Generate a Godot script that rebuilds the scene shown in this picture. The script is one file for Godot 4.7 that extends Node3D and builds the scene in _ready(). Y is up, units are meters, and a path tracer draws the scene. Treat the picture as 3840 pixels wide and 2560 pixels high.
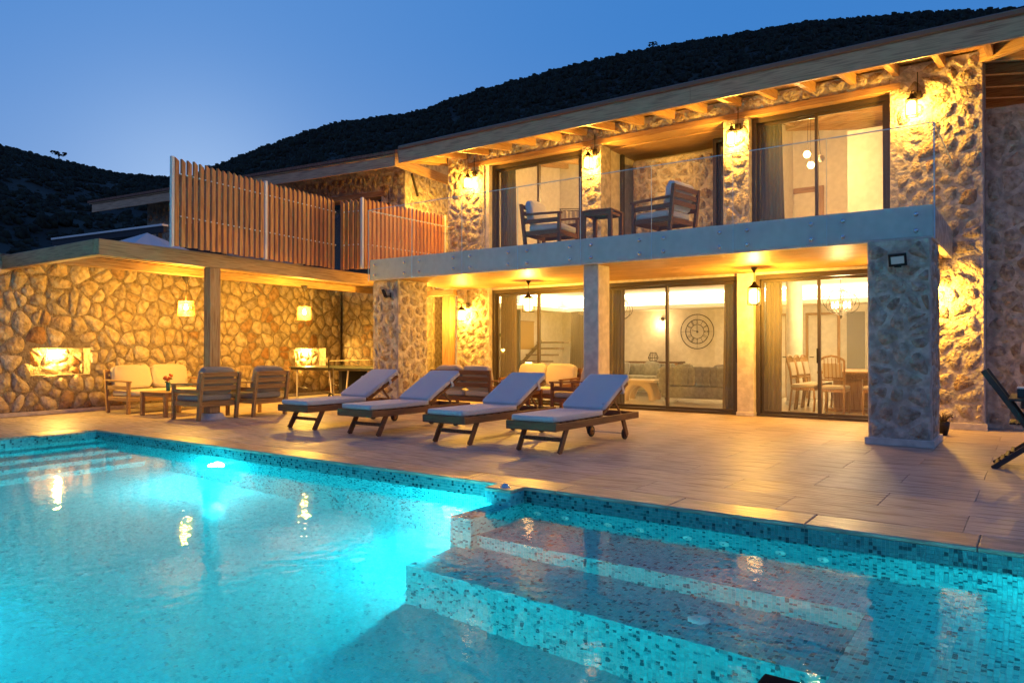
extends Node3D
# A stone villa by a lit pool at dusk. House axes: x along the facade, -z into the house; the camera stands over the origin.

var rng := RandomNumberGenerator.new()
var M := {}
var cache := {}
var taken := {}
var noises := {}

func lin(r: float, g: float, b: float, a := 1.0) -> Color:
	return Color(r, g, b, a).linear_to_srgb()

# ---------------------------------------------------------------- nodes
func numbered(called: String) -> String:
	var n: int = taken.get(called, 0)
	taken[called] = n + 1
	return called if n == 0 else "%s_%03d" % [called, n]

func tag(o: Node, label: String, category: String, group := "") -> Node:
	o.set_meta("label", label)
	o.set_meta("category", category)
	if group:
		o.set_meta("group", group)
	return o

func thing(called: String, label: String, category: String, at := Vector3.ZERO, turn := 0.0, group := "") -> Node3D:
	var o := Node3D.new()
	o.name = numbered(called)
	add_child(o)
	o.position = at
	o.rotation.y = turn
	tag(o, label, category, group)
	return o

func setting(called: String) -> Node3D:
	var o := Node3D.new()
	o.name = numbered(called)
	add_child(o)
	o.set_meta("kind", "structure")
	return o

func holder(parent: Node, called: String, at := Vector3.ZERO, rot := Vector3.ZERO) -> Node3D:
	var o := Node3D.new()
	o.name = called
	parent.add_child(o, true)
	o.position = at
	o.rotation = rot
	return o

func part(parent: Node, called: String, mesh: Mesh, m: Material, at := Vector3.ZERO, rot := Vector3.ZERO) -> MeshInstance3D:
	var o := MeshInstance3D.new()
	o.name = called
	o.mesh = mesh
	o.material_override = m
	parent.add_child(o, true)
	o.position = at
	o.rotation = rot
	return o

func copy(o: Node3D, label: String, at: Vector3, turn := 0.0, group := "") -> Node3D:
	var base := String(o.name)
	if base.length() > 4 and base.substr(base.length() - 4, 1) == "_" and base.substr(base.length() - 3).is_valid_int():
		base = base.substr(0, base.length() - 4)
	var c: Node3D = o.duplicate()
	c.name = numbered(base)
	add_child(c)
	c.position = at
	c.rotation.y = turn
	c.set_meta("label", label)
	if group:
		c.set_meta("group", group)
	return c

func box(parent: Node, called: String, size: Vector3, at: Vector3, m: Material, rot := Vector3.ZERO, bev := 0.005) -> MeshInstance3D:
	return part(parent, called, bbox(size, bev), m, at, rot)

# a box given by its low and high corners
func span(parent: Node, called: String, lo: Vector3, hi: Vector3, m: Material, bev := 0.004) -> MeshInstance3D:
	return part(parent, called, bbox(hi - lo, bev), m, (lo + hi) * 0.5)

func bar(parent: Node, called: String, a: Vector3, b: Vector3, w: float, h: float, m: Material, bev := 0.004) -> MeshInstance3D:
	var d := b - a
	var up := Vector3.UP if absf(d.normalized().y) < 0.95 else Vector3.FORWARD
	var o := part(parent, called, bbox(Vector3(w, h, d.length()), bev), m)
	o.transform = Transform3D(Basis.looking_at(d, up), (a + b) * 0.5)
	return o

# ---------------------------------------------------------------- meshes
func tri(st: SurfaceTool, a: Vector3, b: Vector3, c: Vector3, out: Vector3) -> void:
	if (b - a).cross(c - a).dot(out) > 0.0:
		st.add_vertex(a); st.add_vertex(c); st.add_vertex(b)
	else:
		st.add_vertex(a); st.add_vertex(b); st.add_vertex(c)

func quad(st: SurfaceTool, a: Vector3, b: Vector3, c: Vector3, d: Vector3, out: Vector3) -> void:
	tri(st, a, b, c, out)
	tri(st, a, c, d, out)

func begin(smooth := false) -> SurfaceTool:
	var st := SurfaceTool.new()
	st.begin(Mesh.PRIMITIVE_TRIANGLES)
	st.set_smooth_group(0 if smooth else -1)
	return st

func done(st: SurfaceTool) -> ArrayMesh:
	st.generate_normals()
	return st.commit()

func bbox(size: Vector3, bev := 0.005) -> Mesh:
	var key := "b%.4f,%.4f,%.4f,%.4f" % [size.x, size.y, size.z, bev]
	if cache.has(key):
		return cache[key]
	var st := begin()
	add_box(st, size, Transform3D.IDENTITY, bev)
	cache[key] = done(st)
	return cache[key]

func add_box(st: SurfaceTool, size: Vector3, t: Transform3D, bev := 0.0) -> void:
	var h := size * 0.5
	var b := minf(bev, minf(h.x, minf(h.y, h.z)) * 0.45)
	var p := func(s: Vector3, axis: int) -> Vector3:
		var v := Vector3(s.x * h.x, s.y * h.y, s.z * h.z)
		for k in 3:
			if k != axis:
				v[k] -= s[k] * b
		return v
	for a in 3:
		var u := (a + 1) % 3
		var w := (a + 2) % 3
		for sa in [-1.0, 1.0]:
			var c := []
			for q in [[-1.0, -1.0], [1.0, -1.0], [1.0, 1.0], [-1.0, 1.0]]:
				var s := Vector3.ZERO
				s[a] = sa; s[u] = q[0]; s[w] = q[1]
				c.append(t * p.call(s, a))
			var n := Vector3.ZERO
			n[a] = sa
			quad(st, c[0], c[1], c[2], c[3], t.basis * n)
			if b > 0.0:
				for su in [-1.0, 1.0]:
					var s1 := Vector3.ZERO
					var s2 := Vector3.ZERO
					s1[a] = sa; s1[u] = su; s1[w] = -1.0
					s2[a] = sa; s2[u] = su; s2[w] = 1.0
					var n2 := Vector3.ZERO
					n2[a] = sa; n2[u] = su
					quad(st, t * p.call(s1, a), t * p.call(s2, a), t * p.call(s2, u), t * p.call(s1, u), t.basis * n2)
	if b > 0.0:
		for x in [-1.0, 1.0]:
			for y in [-1.0, 1.0]:
				for z in [-1.0, 1.0]:
					var s := Vector3(x, y, z)
					tri(st, t * p.call(s, 0), t * p.call(s, 1), t * p.call(s, 2), t.basis * s)

func lathe(profile: Array, sides := 16) -> ArrayMesh:
	var key := "l%s%d" % [str(profile), sides]
	if cache.has(key):
		return cache[key]
	var st := begin(true)
	for i in profile.size() - 1:
		var a: Vector2 = profile[i]
		var b: Vector2 = profile[i + 1]
		for k in sides:
			var t0 := TAU * k / sides
			var t1 := TAU * (k + 1) / sides
			var d0 := Vector3(cos(t0), 0, sin(t0))
			var d1 := Vector3(cos(t1), 0, sin(t1))
			var e := (b - a)
			var out := (d0 + d1).normalized() * e.y + Vector3.UP * -e.x
			var p0 := d0 * a.x + Vector3.UP * a.y
			var p1 := d1 * a.x + Vector3.UP * a.y
			var p2 := d1 * b.x + Vector3.UP * b.y
			var p3 := d0 * b.x + Vector3.UP * b.y
			if b.x > 0.0001:
				tri(st, p0, p2, p3, out)
			if a.x > 0.0001:
				tri(st, p0, p1, p2, out)
	cache[key] = done(st)
	return cache[key]

func add_tube(st: SurfaceTool, pts: Array, r: float, sides := 6, closed := false) -> void:
	var n := pts.size()
	var rings := []
	for i in n:
		var a: Vector3 = pts[(i - 1 + n) % n] if closed or i > 0 else pts[i]
		var b: Vector3 = pts[(i + 1) % n] if closed or i < n - 1 else pts[i]
		var d := (b - a).normalized()
		var u := d.cross(Vector3.UP if absf(d.y) < 0.9 else Vector3.RIGHT).normalized()
		var v := d.cross(u)
		var ring := []
		for k in sides:
			var t := TAU * k / sides
			ring.append(pts[i] + (u * cos(t) + v * sin(t)) * r)
		rings.append(ring)
	for i in (n if closed else n - 1):
		var r0: Array = rings[i]
		var r1: Array = rings[(i + 1) % n]
		var c: Vector3 = (pts[i] + pts[(i + 1) % n]) * 0.5
		for k in sides:
			var k2 := (k + 1) % sides
			quad(st, r0[k], r0[k2], r1[k2], r1[k], (r0[k] + r0[k2]) * 0.5 - c + (r1[k] - c) * 0.001)
	if not closed:
		for e in [0, n - 1]:
			var ring: Array = rings[e]
			var out: Vector3 = pts[0] - pts[1] if e == 0 else pts[n - 1] - pts[n - 2]
			for k in range(1, sides - 1):
				tri(st, ring[0], ring[k], ring[k + 1], out)

func tube(pts: Array, r: float, sides := 6, closed := false) -> ArrayMesh:
	var st := begin(true)
	add_tube(st, pts, r, sides, closed)
	return done(st)

func ring_pts(r: float, n := 24, axis := 2) -> Array:
	var o := []
	for k in n:
		var t := TAU * k / n
		o.append(Vector3(cos(t) * r, sin(t) * r, 0) if axis == 2 else Vector3(cos(t) * r, 0, sin(t) * r) if axis == 1 else Vector3(0, cos(t) * r, sin(t) * r))
	return o

# a stuffed cushion: a rounded box whose faces bulge, with soft wrinkles
func pillow(size: Vector3, e := 0.35, wrinkle := 0.006, sd := 1) -> ArrayMesh:
	var key := "p%s%.2f%.3f%d" % [str(size), e, wrinkle, sd]
	if cache.has(key):
		return cache[key]
	var fn := FastNoiseLite.new()
	fn.seed = sd
	fn.frequency = 7.0
	var st := begin(true)
	var nu := 28
	var nv := 16
	var pt := func(i: int, j: int) -> Vector3:
		var u := -PI + TAU * (i % nu) / nu
		var v := -PI / 2 + PI * j / nv
		var sp := func(x: float, q: float) -> float: return signf(x) * pow(absf(x), q)
		var cv: float = sp.call(cos(v), e)
		var d := Vector3(cv * sp.call(cos(u), e), sp.call(sin(v), e * 1.6), cv * sp.call(sin(u), e))
		var q := Vector3(d.x * size.x, d.y * size.y, d.z * size.z) * 0.5
		return q + d * fn.get_noise_3dv(q * 2.2) * wrinkle
	for i in nu:
		for j in nv:
			var a: Vector3 = pt.call(i, j)
			var b: Vector3 = pt.call(i + 1, j)
			var c: Vector3 = pt.call(i + 1, j + 1)
			var d: Vector3 = pt.call(i, j + 1)
			var out := a + b + c + d
			if j > 0:
				tri(st, a, b, c, out)
			if j < nv - 1:
				tri(st, a, c, d, out)
	cache[key] = done(st)
	return cache[key]

# hanging cloth with folds, 2 mm thick at the least, x wide and hanging down from y = 0
func curtain_mesh(w: float, h: float, folds: int, deep: float, sd: int) -> ArrayMesh:
	var r := RandomNumberGenerator.new()
	r.seed = sd
	var st := begin(true)
	var n := folds * 8
	var ph := []
	for k in 5:
		ph.append(r.randf() * TAU)
	var at := func(i: int, t: float) -> Vector3:
		var s := float(i) / n
		var z := sin(s * TAU * folds + sin(s * 7.0 + ph[0]) * 0.8) * deep * (0.55 + 0.45 * t) + sin(s * 11.0 + ph[1] + t * 1.4) * deep * 0.35
		return Vector3((s - 0.5) * w * (0.94 + 0.1 * t) + 0.012 * sin(t * 3.0 + ph[2]), -h * t, z)
	for i in n:
		for j in 6:
			var t0 := j / 6.0
			var t1 := (j + 1) / 6.0
			for off in [0.004, -0.004]:
				var o := Vector3(0, 0, off)
				quad(st, at.call(i, t0) + o, at.call(i + 1, t0) + o, at.call(i + 1, t1) + o, at.call(i, t1) + o, o)
	return done(st)

func blob(r: RandomNumberGenerator, rough := 0.35, seg := 7) -> ArrayMesh:
	var st := begin(true)
	var rows := seg / 2 + 1
	var rad := []
	for j in rows + 1:
		var row := []
		for i in seg:
			row.append(1.0 + r.randf_range(-rough, rough))
		rad.append(row)
	var pt := func(i: int, j: int) -> Vector3:
		var v := -PI / 2 + PI * j / rows
		var u := TAU * (i % seg) / seg
		var q: float = rad[j][i % seg] if j > 0 and j < rows else 1.0
		return Vector3(cos(v) * cos(u), sin(v), cos(v) * sin(u)) * q
	for i in seg:
		for j in rows:
			var a: Vector3 = pt.call(i, j)
			var b: Vector3 = pt.call(i + 1, j)
			var c: Vector3 = pt.call(i + 1, j + 1)
			var d: Vector3 = pt.call(i, j + 1)
			var out := a + b + c + d
			if j > 0:
				tri(st, a, b, c, out)
			if j < rows - 1:
				tri(st, a, c, d, out)
	return done(st)

# ---------------------------------------------------------------- materials
func noise_tex(freq: float, sd: int, ramp := [], size := 512, normal := 0.0, kind := FastNoiseLite.TYPE_SIMPLEX_SMOOTH, oct := 4) -> NoiseTexture2D:
	var key := "%.4f,%d,%s,%d,%.2f,%d,%d" % [freq, sd, str(ramp), size, normal, kind, oct]
	if noises.has(key):
		return noises[key]
	var fn := FastNoiseLite.new()
	fn.noise_type = kind
	fn.frequency = freq
	fn.seed = sd
	fn.fractal_octaves = oct
	if kind == FastNoiseLite.TYPE_CELLULAR:
		fn.cellular_return_type = FastNoiseLite.RETURN_DISTANCE
	var t := NoiseTexture2D.new()
	t.width = size
	t.height = size
	t.seamless = true
	t.noise = fn
	if normal > 0.0:
		t.as_normal_map = true
		t.bump_strength = normal
	if ramp.size() > 0:
		var g := Gradient.new()
		var off := PackedFloat32Array()
		var col := PackedColorArray()
		for e in ramp:
			off.append(e[0])
			col.append(e[1])
		g.offsets = off
		g.colors = col
		t.color_ramp = g
	noises[key] = t
	return t

func grey(a: float, b: float, lo := 0.25, hi := 0.75) -> Array:
	return [[lo, Color(a, a, a)], [hi, Color(b, b, b)]]

func mat(c: Color, rough := 0.6, metal := 0.0) -> StandardMaterial3D:
	var m := StandardMaterial3D.new()
	m.albedo_color = c
	m.roughness = rough
	m.metallic = metal
	return m

func textured(c: Color, rough: float, tex: Texture2D, scale: Vector3, bump: Texture2D = null, bump_cm := 0.0, world := true) -> StandardMaterial3D:
	var m := mat(c, rough)
	m.albedo_texture = tex
	m.uv1_triplanar = true
	m.uv1_world_triplanar = world
	m.uv1_triplanar_sharpness = 4.0
	m.uv1_scale = scale
	if bump:
		m.heightmap_enabled = true
		m.heightmap_texture = bump
		m.heightmap_scale = bump_cm
	return m

func wood(c: Color, axis: int, rough := 0.5, world := true, sd := 3) -> StandardMaterial3D:
	var s := Vector3(4.0, 4.0, 4.0)
	s[axis] = 0.22
	var tex := noise_tex(0.012, sd, [[0.2, Color(0.78, 0.72, 0.67)], [0.42, Color(0.93, 0.91, 0.89)], [0.6, Color(1, 1, 1)], [0.85, Color(0.87, 0.83, 0.80)]], 512)
	var m := textured(c, rough, tex, s, noise_tex(0.02, sd + 1, grey(0.2, 0.9), 512), 0.05, world)
	return m

func glow(c: Color, energy: float) -> StandardMaterial3D:
	var m := mat(c, 0.4)
	m.emission_enabled = true
	m.emission = c
	m.emission_energy_multiplier = energy
	return m

func make_materials() -> void:
	var patch := noise_tex(0.008, 11, [[0.25, Color(0.80, 0.77, 0.74)], [0.5, Color(0.94, 0.925, 0.91)], [0.8, Color(1, 1, 1)]], 512, 0.0, FastNoiseLite.TYPE_SIMPLEX_SMOOTH, 5)
	var rock := noise_tex(0.016, 21, grey(0.0, 1.0, 0.2, 0.8), 512, 0.0, FastNoiseLite.TYPE_SIMPLEX_SMOOTH, 6)
	var fine := noise_tex(0.03, 22, grey(0.0, 1.0, 0.2, 0.8), 512, 0.0, FastNoiseLite.TYPE_SIMPLEX_SMOOTH, 5)
	var tones := [[0.50, 0.41, 0.29], [0.44, 0.36, 0.25], [0.55, 0.47, 0.36], [0.40, 0.34, 0.27], [0.47, 0.36, 0.23], [0.34, 0.19, 0.09], [0.38, 0.25, 0.14]]
	M.stone = []
	for t in tones:
		var m := textured(lin(t[0], t[1], t[2]), 0.85, patch, Vector3.ONE * 1.3, rock, 1.5)
		M.stone.append(m)
	var mtones := [[0.50, 0.43, 0.335], [0.455, 0.38, 0.29], [0.54, 0.475, 0.385], [0.43, 0.365, 0.285], [0.40, 0.29, 0.19]]
	M.masonry = []
	for t in mtones:
		M.masonry.append(textured(lin(t[0], t[1], t[2]), 0.9, patch, Vector3.ONE * 1.7, rock, 2.2))
	M.mortar = textured(lin(0.56, 0.49, 0.40), 0.92, noise_tex(0.008, 12, grey(0.8, 1.0)), Vector3.ONE * 1.1, rock, 1.6)
	M.joint = textured(lin(0.31, 0.25, 0.19), 0.95, patch, Vector3.ONE * 2.0, fine, 2.0)
	M.plaster = textured(lin(0.62, 0.56, 0.48), 0.85, noise_tex(0.01, 31, grey(0.9, 1.0)), Vector3.ONE, fine, 0.25)
	M.slab = textured(lin(0.44, 0.52, 0.50), 0.75, noise_tex(0.01, 32, grey(0.96, 1.0)), Vector3.ONE, fine, 0.04)
	M.white_wall = textured(lin(0.74, 0.70, 0.64), 0.8, noise_tex(0.01, 33, grey(0.95, 1.0)), Vector3.ONE)
	M.ceiling_white = mat(lin(0.78, 0.76, 0.72), 0.8)
	M.inner_floor = mat(lin(0.62, 0.56, 0.47), 0.18)
	var pine := lin(0.47, 0.28, 0.13)
	M.pine_x = wood(pine, 0)
	M.pine_y = wood(pine, 1)
	M.pine_z = wood(pine, 2)
	M.pine_own = wood(lin(0.45, 0.29, 0.14), 2, 0.55, false)
	M.pine_own_x = wood(lin(0.45, 0.29, 0.14), 0, 0.55, false, 7)
	M.pine_own_y = wood(lin(0.45, 0.29, 0.14), 1, 0.55, false, 9)
	M.fascia = wood(lin(0.58, 0.34, 0.18), 0)
	M.copper = mat(lin(0.26, 0.12, 0.06), 0.4, 0.3)
	M.larch = []
	for k in 3:
		M.larch.append(wood([lin(0.62, 0.235, 0.07), lin(0.55, 0.20, 0.06), lin(0.66, 0.27, 0.085)][k], 1, 0.5, true, 41 + k))
	M.ceil_plank = []
	for k in 3:
		M.ceil_plank.append(wood([lin(0.54, 0.31, 0.10), lin(0.49, 0.28, 0.085), lin(0.58, 0.34, 0.115)][k], 0, 0.45, true, 51 + k))
	M.teak_x = wood(lin(0.20, 0.082, 0.033), 0, 0.68, false, 61)
	M.teak_y = wood(lin(0.20, 0.082, 0.033), 1, 0.68, false, 62)
	M.teak_z = wood(lin(0.20, 0.082, 0.033), 2, 0.68, false, 63)
	M.oil_x = wood(lin(0.40, 0.24, 0.10), 0, 0.45, false, 64)
	M.oil_y = wood(lin(0.40, 0.24, 0.10), 1, 0.45, false, 65)
	M.oil_z = wood(lin(0.40, 0.24, 0.10), 2, 0.45, false, 66)
	M.grey_x = wood(lin(0.17, 0.11, 0.07), 0, 0.5, false, 67)
	M.grey_y = wood(lin(0.17, 0.11, 0.07), 1, 0.5, false, 68)
	M.grey_z = wood(lin(0.17, 0.11, 0.07), 2, 0.5, false, 69)
	M.black_wood = wood(lin(0.035, 0.025, 0.02), 2, 0.45, false, 70)
	M.alu = mat(lin(0.075, 0.058, 0.042), 0.38, 0.35)
	M.iron = mat(lin(0.025, 0.018, 0.014), 0.5, 0.4)
	M.steel = mat(lin(0.6, 0.6, 0.6), 0.25, 1.0)
	M.white_metal = mat(lin(0.72, 0.68, 0.62), 0.45)
	M.rubber = mat(lin(0.02, 0.02, 0.02), 0.7)
	var weave := noise_tex(0.12, 81, grey(0.88, 1.0), 256)
	var weave_b := noise_tex(0.2, 82, grey(0.0, 1.0), 256)
	M.canvas = textured(lin(0.62, 0.62, 0.63), 0.9, weave, Vector3.ONE * 5.0, weave_b, 0.15, false)
	M.cream_cloth = textured(lin(0.58, 0.50, 0.40), 0.95, weave, Vector3.ONE * 4.0, weave_b, 0.2, false)
	M.grey_cloth = textured(lin(0.30, 0.29, 0.28), 0.95, weave, Vector3.ONE * 4.0, weave_b, 0.2, false)
	M.velvet = textured(lin(0.24, 0.245, 0.22), 0.85, noise_tex(0.008, 83, grey(0.88, 1.0)), Vector3.ONE * 2.0, weave_b, 0.1, false)
	M.velvet.rim_enabled = true
	M.velvet.rim = 0.6
	M.curtain = textured(lin(0.17, 0.125, 0.085), 0.9, weave, Vector3.ONE * 3.0)
	M.curtain.backlight_enabled = true
	M.curtain.backlight = Color(0.12, 0.10, 0.08)
	var pane := mat(Color(0.9, 0.95, 0.95, 0.03), 0.02)
	pane.transparency = BaseMaterial3D.TRANSPARENCY_ALPHA
	pane.metallic_specular = 0.25
	M.pane = pane
	var rail := mat(Color(0.82, 0.95, 0.95, 0.015), 0.03)
	rail.metallic_specular = 0.22
	rail.transparency = BaseMaterial3D.TRANSPARENCY_ALPHA
	M.rail = rail
	M.glass_edge = mat(lin(0.42, 0.62, 0.72), 0.08)  # green-blue of cut glass, lightened to paint in the sky reflected along it
	M.floor_tile = []
	for k in 5:
		var tex := noise_tex(0.01, 91 + k, [[0.22, Color(0.72, 0.68, 0.65)], [0.45, Color(0.91, 0.895, 0.88)], [0.62, Color(1, 1, 1)], [0.82, Color(0.86, 0.83, 0.80)]], 512, 0.0, FastNoiseLite.TYPE_SIMPLEX_SMOOTH, 5)
		var tone: Color = [lin(0.46, 0.385, 0.325), lin(0.50, 0.42, 0.355), lin(0.43, 0.36, 0.305), lin(0.48, 0.395, 0.33), lin(0.45, 0.385, 0.33)][k]
		var m := textured(tone, 0.55, tex, Vector3(0.3, 3.2, 3.2), noise_tex(0.02, 191 + k, grey(0.0, 1.0), 512), 0.10)
		m.roughness_texture = noise_tex(0.02, 291 + k, grey(0.78, 1.0), 256)
		M.floor_tile.append(m)
	M.coping = textured(lin(0.46, 0.38, 0.30), 0.35, noise_tex(0.01, 97, grey(0.75, 1.0)), Vector3(0.5, 3, 3), fine, 0.12)
	M.grout = textured(lin(0.36, 0.58, 0.60), 0.8, noise_tex(0.02, 98, grey(0.85, 1.0)), Vector3.ONE)
	var ms := mat(Color.WHITE, 0.12)
	ms.vertex_color_use_as_albedo = true
	M.mosaic = ms
	var water := mat(Color(0.72, 0.975, 1.0, 0.0), 0.0)
	water.transparency = BaseMaterial3D.TRANSPARENCY_ALPHA
	water.refraction_enabled = true
	water.refraction_scale = 0.013
	water.normal_enabled = true
	water.normal_texture = noise_tex(0.012, 101, [], 512, 3.0, FastNoiseLite.TYPE_SIMPLEX_SMOOTH, 4)
	water.normal_scale = 0.2
	water.uv1_triplanar = true
	water.uv1_world_triplanar = true
	water.uv1_scale = Vector3(0.9, 0.9, 0.9)
	M.water = water
	M.scrub = textured(lin(0.016, 0.024, 0.012), 0.95, noise_tex(0.02, 111, grey(0.45, 1.0)), Vector3.ONE * 0.05)
	M.hill = textured(lin(0.022, 0.025, 0.018), 0.98, noise_tex(0.01, 112, grey(0.5, 1.0)), Vector3.ONE * 0.008)
	M.earth = textured(lin(0.16, 0.12, 0.08), 0.95, noise_tex(0.01, 113, grey(0.7, 1.0)), Vector3.ONE * 0.1)
	M.leaf = mat(lin(0.07, 0.11, 0.025), 0.5)
	M.leaf_dry = mat(lin(0.16, 0.14, 0.04), 0.55)
	M.bark = mat(lin(0.09, 0.06, 0.04), 0.9)
	M.roof_tile = textured(lin(0.26, 0.12, 0.075), 0.85, patch, Vector3.ONE * 3.0)
	M.bed = textured(lin(0.36, 0.30, 0.245), 0.9, patch, Vector3.ONE)
	M.black = mat(lin(0.012, 0.012, 0.013), 0.95)
	M.black.metallic_specular = 0.1
	M.dark_fill = mat(lin(0.03, 0.03, 0.035), 0.8)

# ---------------------------------------------------------------- laid stone
func clip(poly: PackedVector2Array, m: Vector2, d: Vector2) -> PackedVector2Array:
	var o := PackedVector2Array()
	var n := poly.size()
	for i in n:
		var a := poly[i]
		var b := poly[(i + 1) % n]
		var da := (a - m).dot(d)
		var db := (b - m).dot(d)
		if da <= 0.0:
			o.append(a)
		if (da < 0.0 and db > 0.0) or (da > 0.0 and db < 0.0):
			o.append(a.lerp(b, da / (da - db)))
	return o

func area_of(p: PackedVector2Array) -> float:
	var s := 0.0
	for i in p.size():
		s += p[i].cross(p[(i + 1) % p.size()])
	return absf(s) * 0.5

# Stones of uneven size in a w by h field: each its own outline, relief and tilt. Returns how many became parts.
func lay_stones(parent: Node3D, org: Vector3, U: Vector3, V: Vector3, w: float, h: float, pitch: float, gap: float, relief: float, mats: Array, weights: Array, sd: int, holes := [], keep := 300, flat := 0.86, small := 0.25) -> int:
	var r := RandomNumberGenerator.new()
	r.seed = sd
	var fn := FastNoiseLite.new()
	fn.seed = sd
	fn.frequency = 5.0
	var N := U.cross(V).normalized()
	var pts := PackedVector2Array()
	var rows := int(ceil(h / pitch))
	var cols := int(ceil(w / pitch))
	for j in range(-1, rows + 1):
		for i in range(-1, cols + 1):
			if r.randf() < 0.16:
				continue
			var c := Vector2((i + 0.5 + (0.5 if j % 2 else 0.0)) * pitch, (j + 0.5) * pitch) + Vector2(r.randf_range(-0.34, 0.34), r.randf_range(-0.3, 0.3)) * pitch
			pts.append(c)
			if r.randf() < small:
				pts.append(c + Vector2(r.randf_range(-1, 1), r.randf_range(-1, 1)).normalized() * pitch * 0.5)
	var cells := []
	for i in pts.size():
		var c := pts[i]
		if c.x < 0.01 or c.y < 0.01 or c.x > w - 0.01 or c.y > h - 0.01:
			continue
		var inside := false
		for q in holes:
			if q.has_point(c):
				inside = true
		if inside:
			continue
		var poly := PackedVector2Array([Vector2(0, 0), Vector2(w, 0), Vector2(w, h), Vector2(0, h)])
		for k in pts.size():
			if k == i:
				continue
			var d := pts[k] - c
			var L := d.length()
			if L > pitch * 3.2 or L < 0.001:
				continue
			poly = clip(poly, c + d * 0.5 - d / L * gap * 0.5, d / L)
			if poly.size() < 3:
				break
		for q in holes:
			var dx := maxf(q.position.x - c.x, c.x - q.end.x)
			var dy := maxf(q.position.y - c.y, c.y - q.end.y)
			if dx > dy:
				poly = clip(poly, Vector2(q.position.x, 0), Vector2.RIGHT) if c.x < q.position.x else clip(poly, Vector2(q.end.x, 0), Vector2.LEFT)
			else:
				poly = clip(poly, Vector2(0, q.position.y), Vector2.DOWN) if c.y < q.position.y else clip(poly, Vector2(0, q.end.y), Vector2.UP)
		if poly.size() < 3 or area_of(poly) < 0.0025:
			continue
		cells.append([area_of(poly), poly])
	cells.sort_custom(func(a, b): return a[0] > b[0])
	var rest := {}
	var made := 0
	for e in cells:
		var poly: PackedVector2Array = e[1]
		var q := PackedVector2Array()
		for i in poly.size():
			var a := poly[i]
			var b := poly[(i + 1) % poly.size()]
			if (b - a).length() < 0.02:
				q.append((a + b) * 0.5)
				continue
			q.append(a.lerp(b, 0.22 + r.randf_range(-0.05, 0.05)))
			q.append(a.lerp(b, 0.78 + r.randf_range(-0.05, 0.05)))
		var c := Vector2.ZERO
		for p in q:
			c += p
		c /= q.size()
		var pick := r.randf()
		var mi := 0
		while mi < weights.size() - 1 and pick > weights[mi]:
			pick -= weights[mi]
			mi += 1
		var single := made < keep
		var st: SurfaceTool
		if single:
			st = begin(true)
		else:
			if not rest.has(mi):
				rest[mi] = begin(true)
			st = rest[mi]
		var tall := relief * r.randf_range(0.6, 1.35)
		var tilt := Vector2(r.randf_range(-1, 1), r.randf_range(-1, 1)) * relief * 1.2
		var o3 := org + U * c.x + V * c.y
		var base := Vector3.ZERO if single else o3
		var rim := []
		var top := []
		for p in q:
			var d := p - c
			d *= 1.0 + fn.get_noise_2dv(p * 3.0) * 0.10
			rim.append(base + U * d.x + V * d.y - N * 0.02)
			var d2 := d * (flat + fn.get_noise_2dv(p * 2.0 + Vector2(9, 4)) * 0.12)
			top.append(base + U * d2.x + V * d2.y + N * (tall * (0.8 + 0.5 * fn.get_noise_2dv(p * 2.5)) + tilt.dot(d2)))
		var mid := base + N * tall * 1.08
		var n := q.size()
		for i in n:
			var k := (i + 1) % n
			var out: Vector3 = (rim[i] + rim[k]) * 0.5 - base + N * 0.05
			quad(st, rim[i], rim[k], top[k], top[i], out)
			tri(st, top[i], top[k], mid, N)
		if single:
			part(parent, "stone", done(st), mats[mi], o3)
			made += 1
	for mi in rest:
		var o := part(parent, "small_stones", done(rest[mi]), mats[mi])
		o.set_meta("kind", "stuff")
	return made

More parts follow.
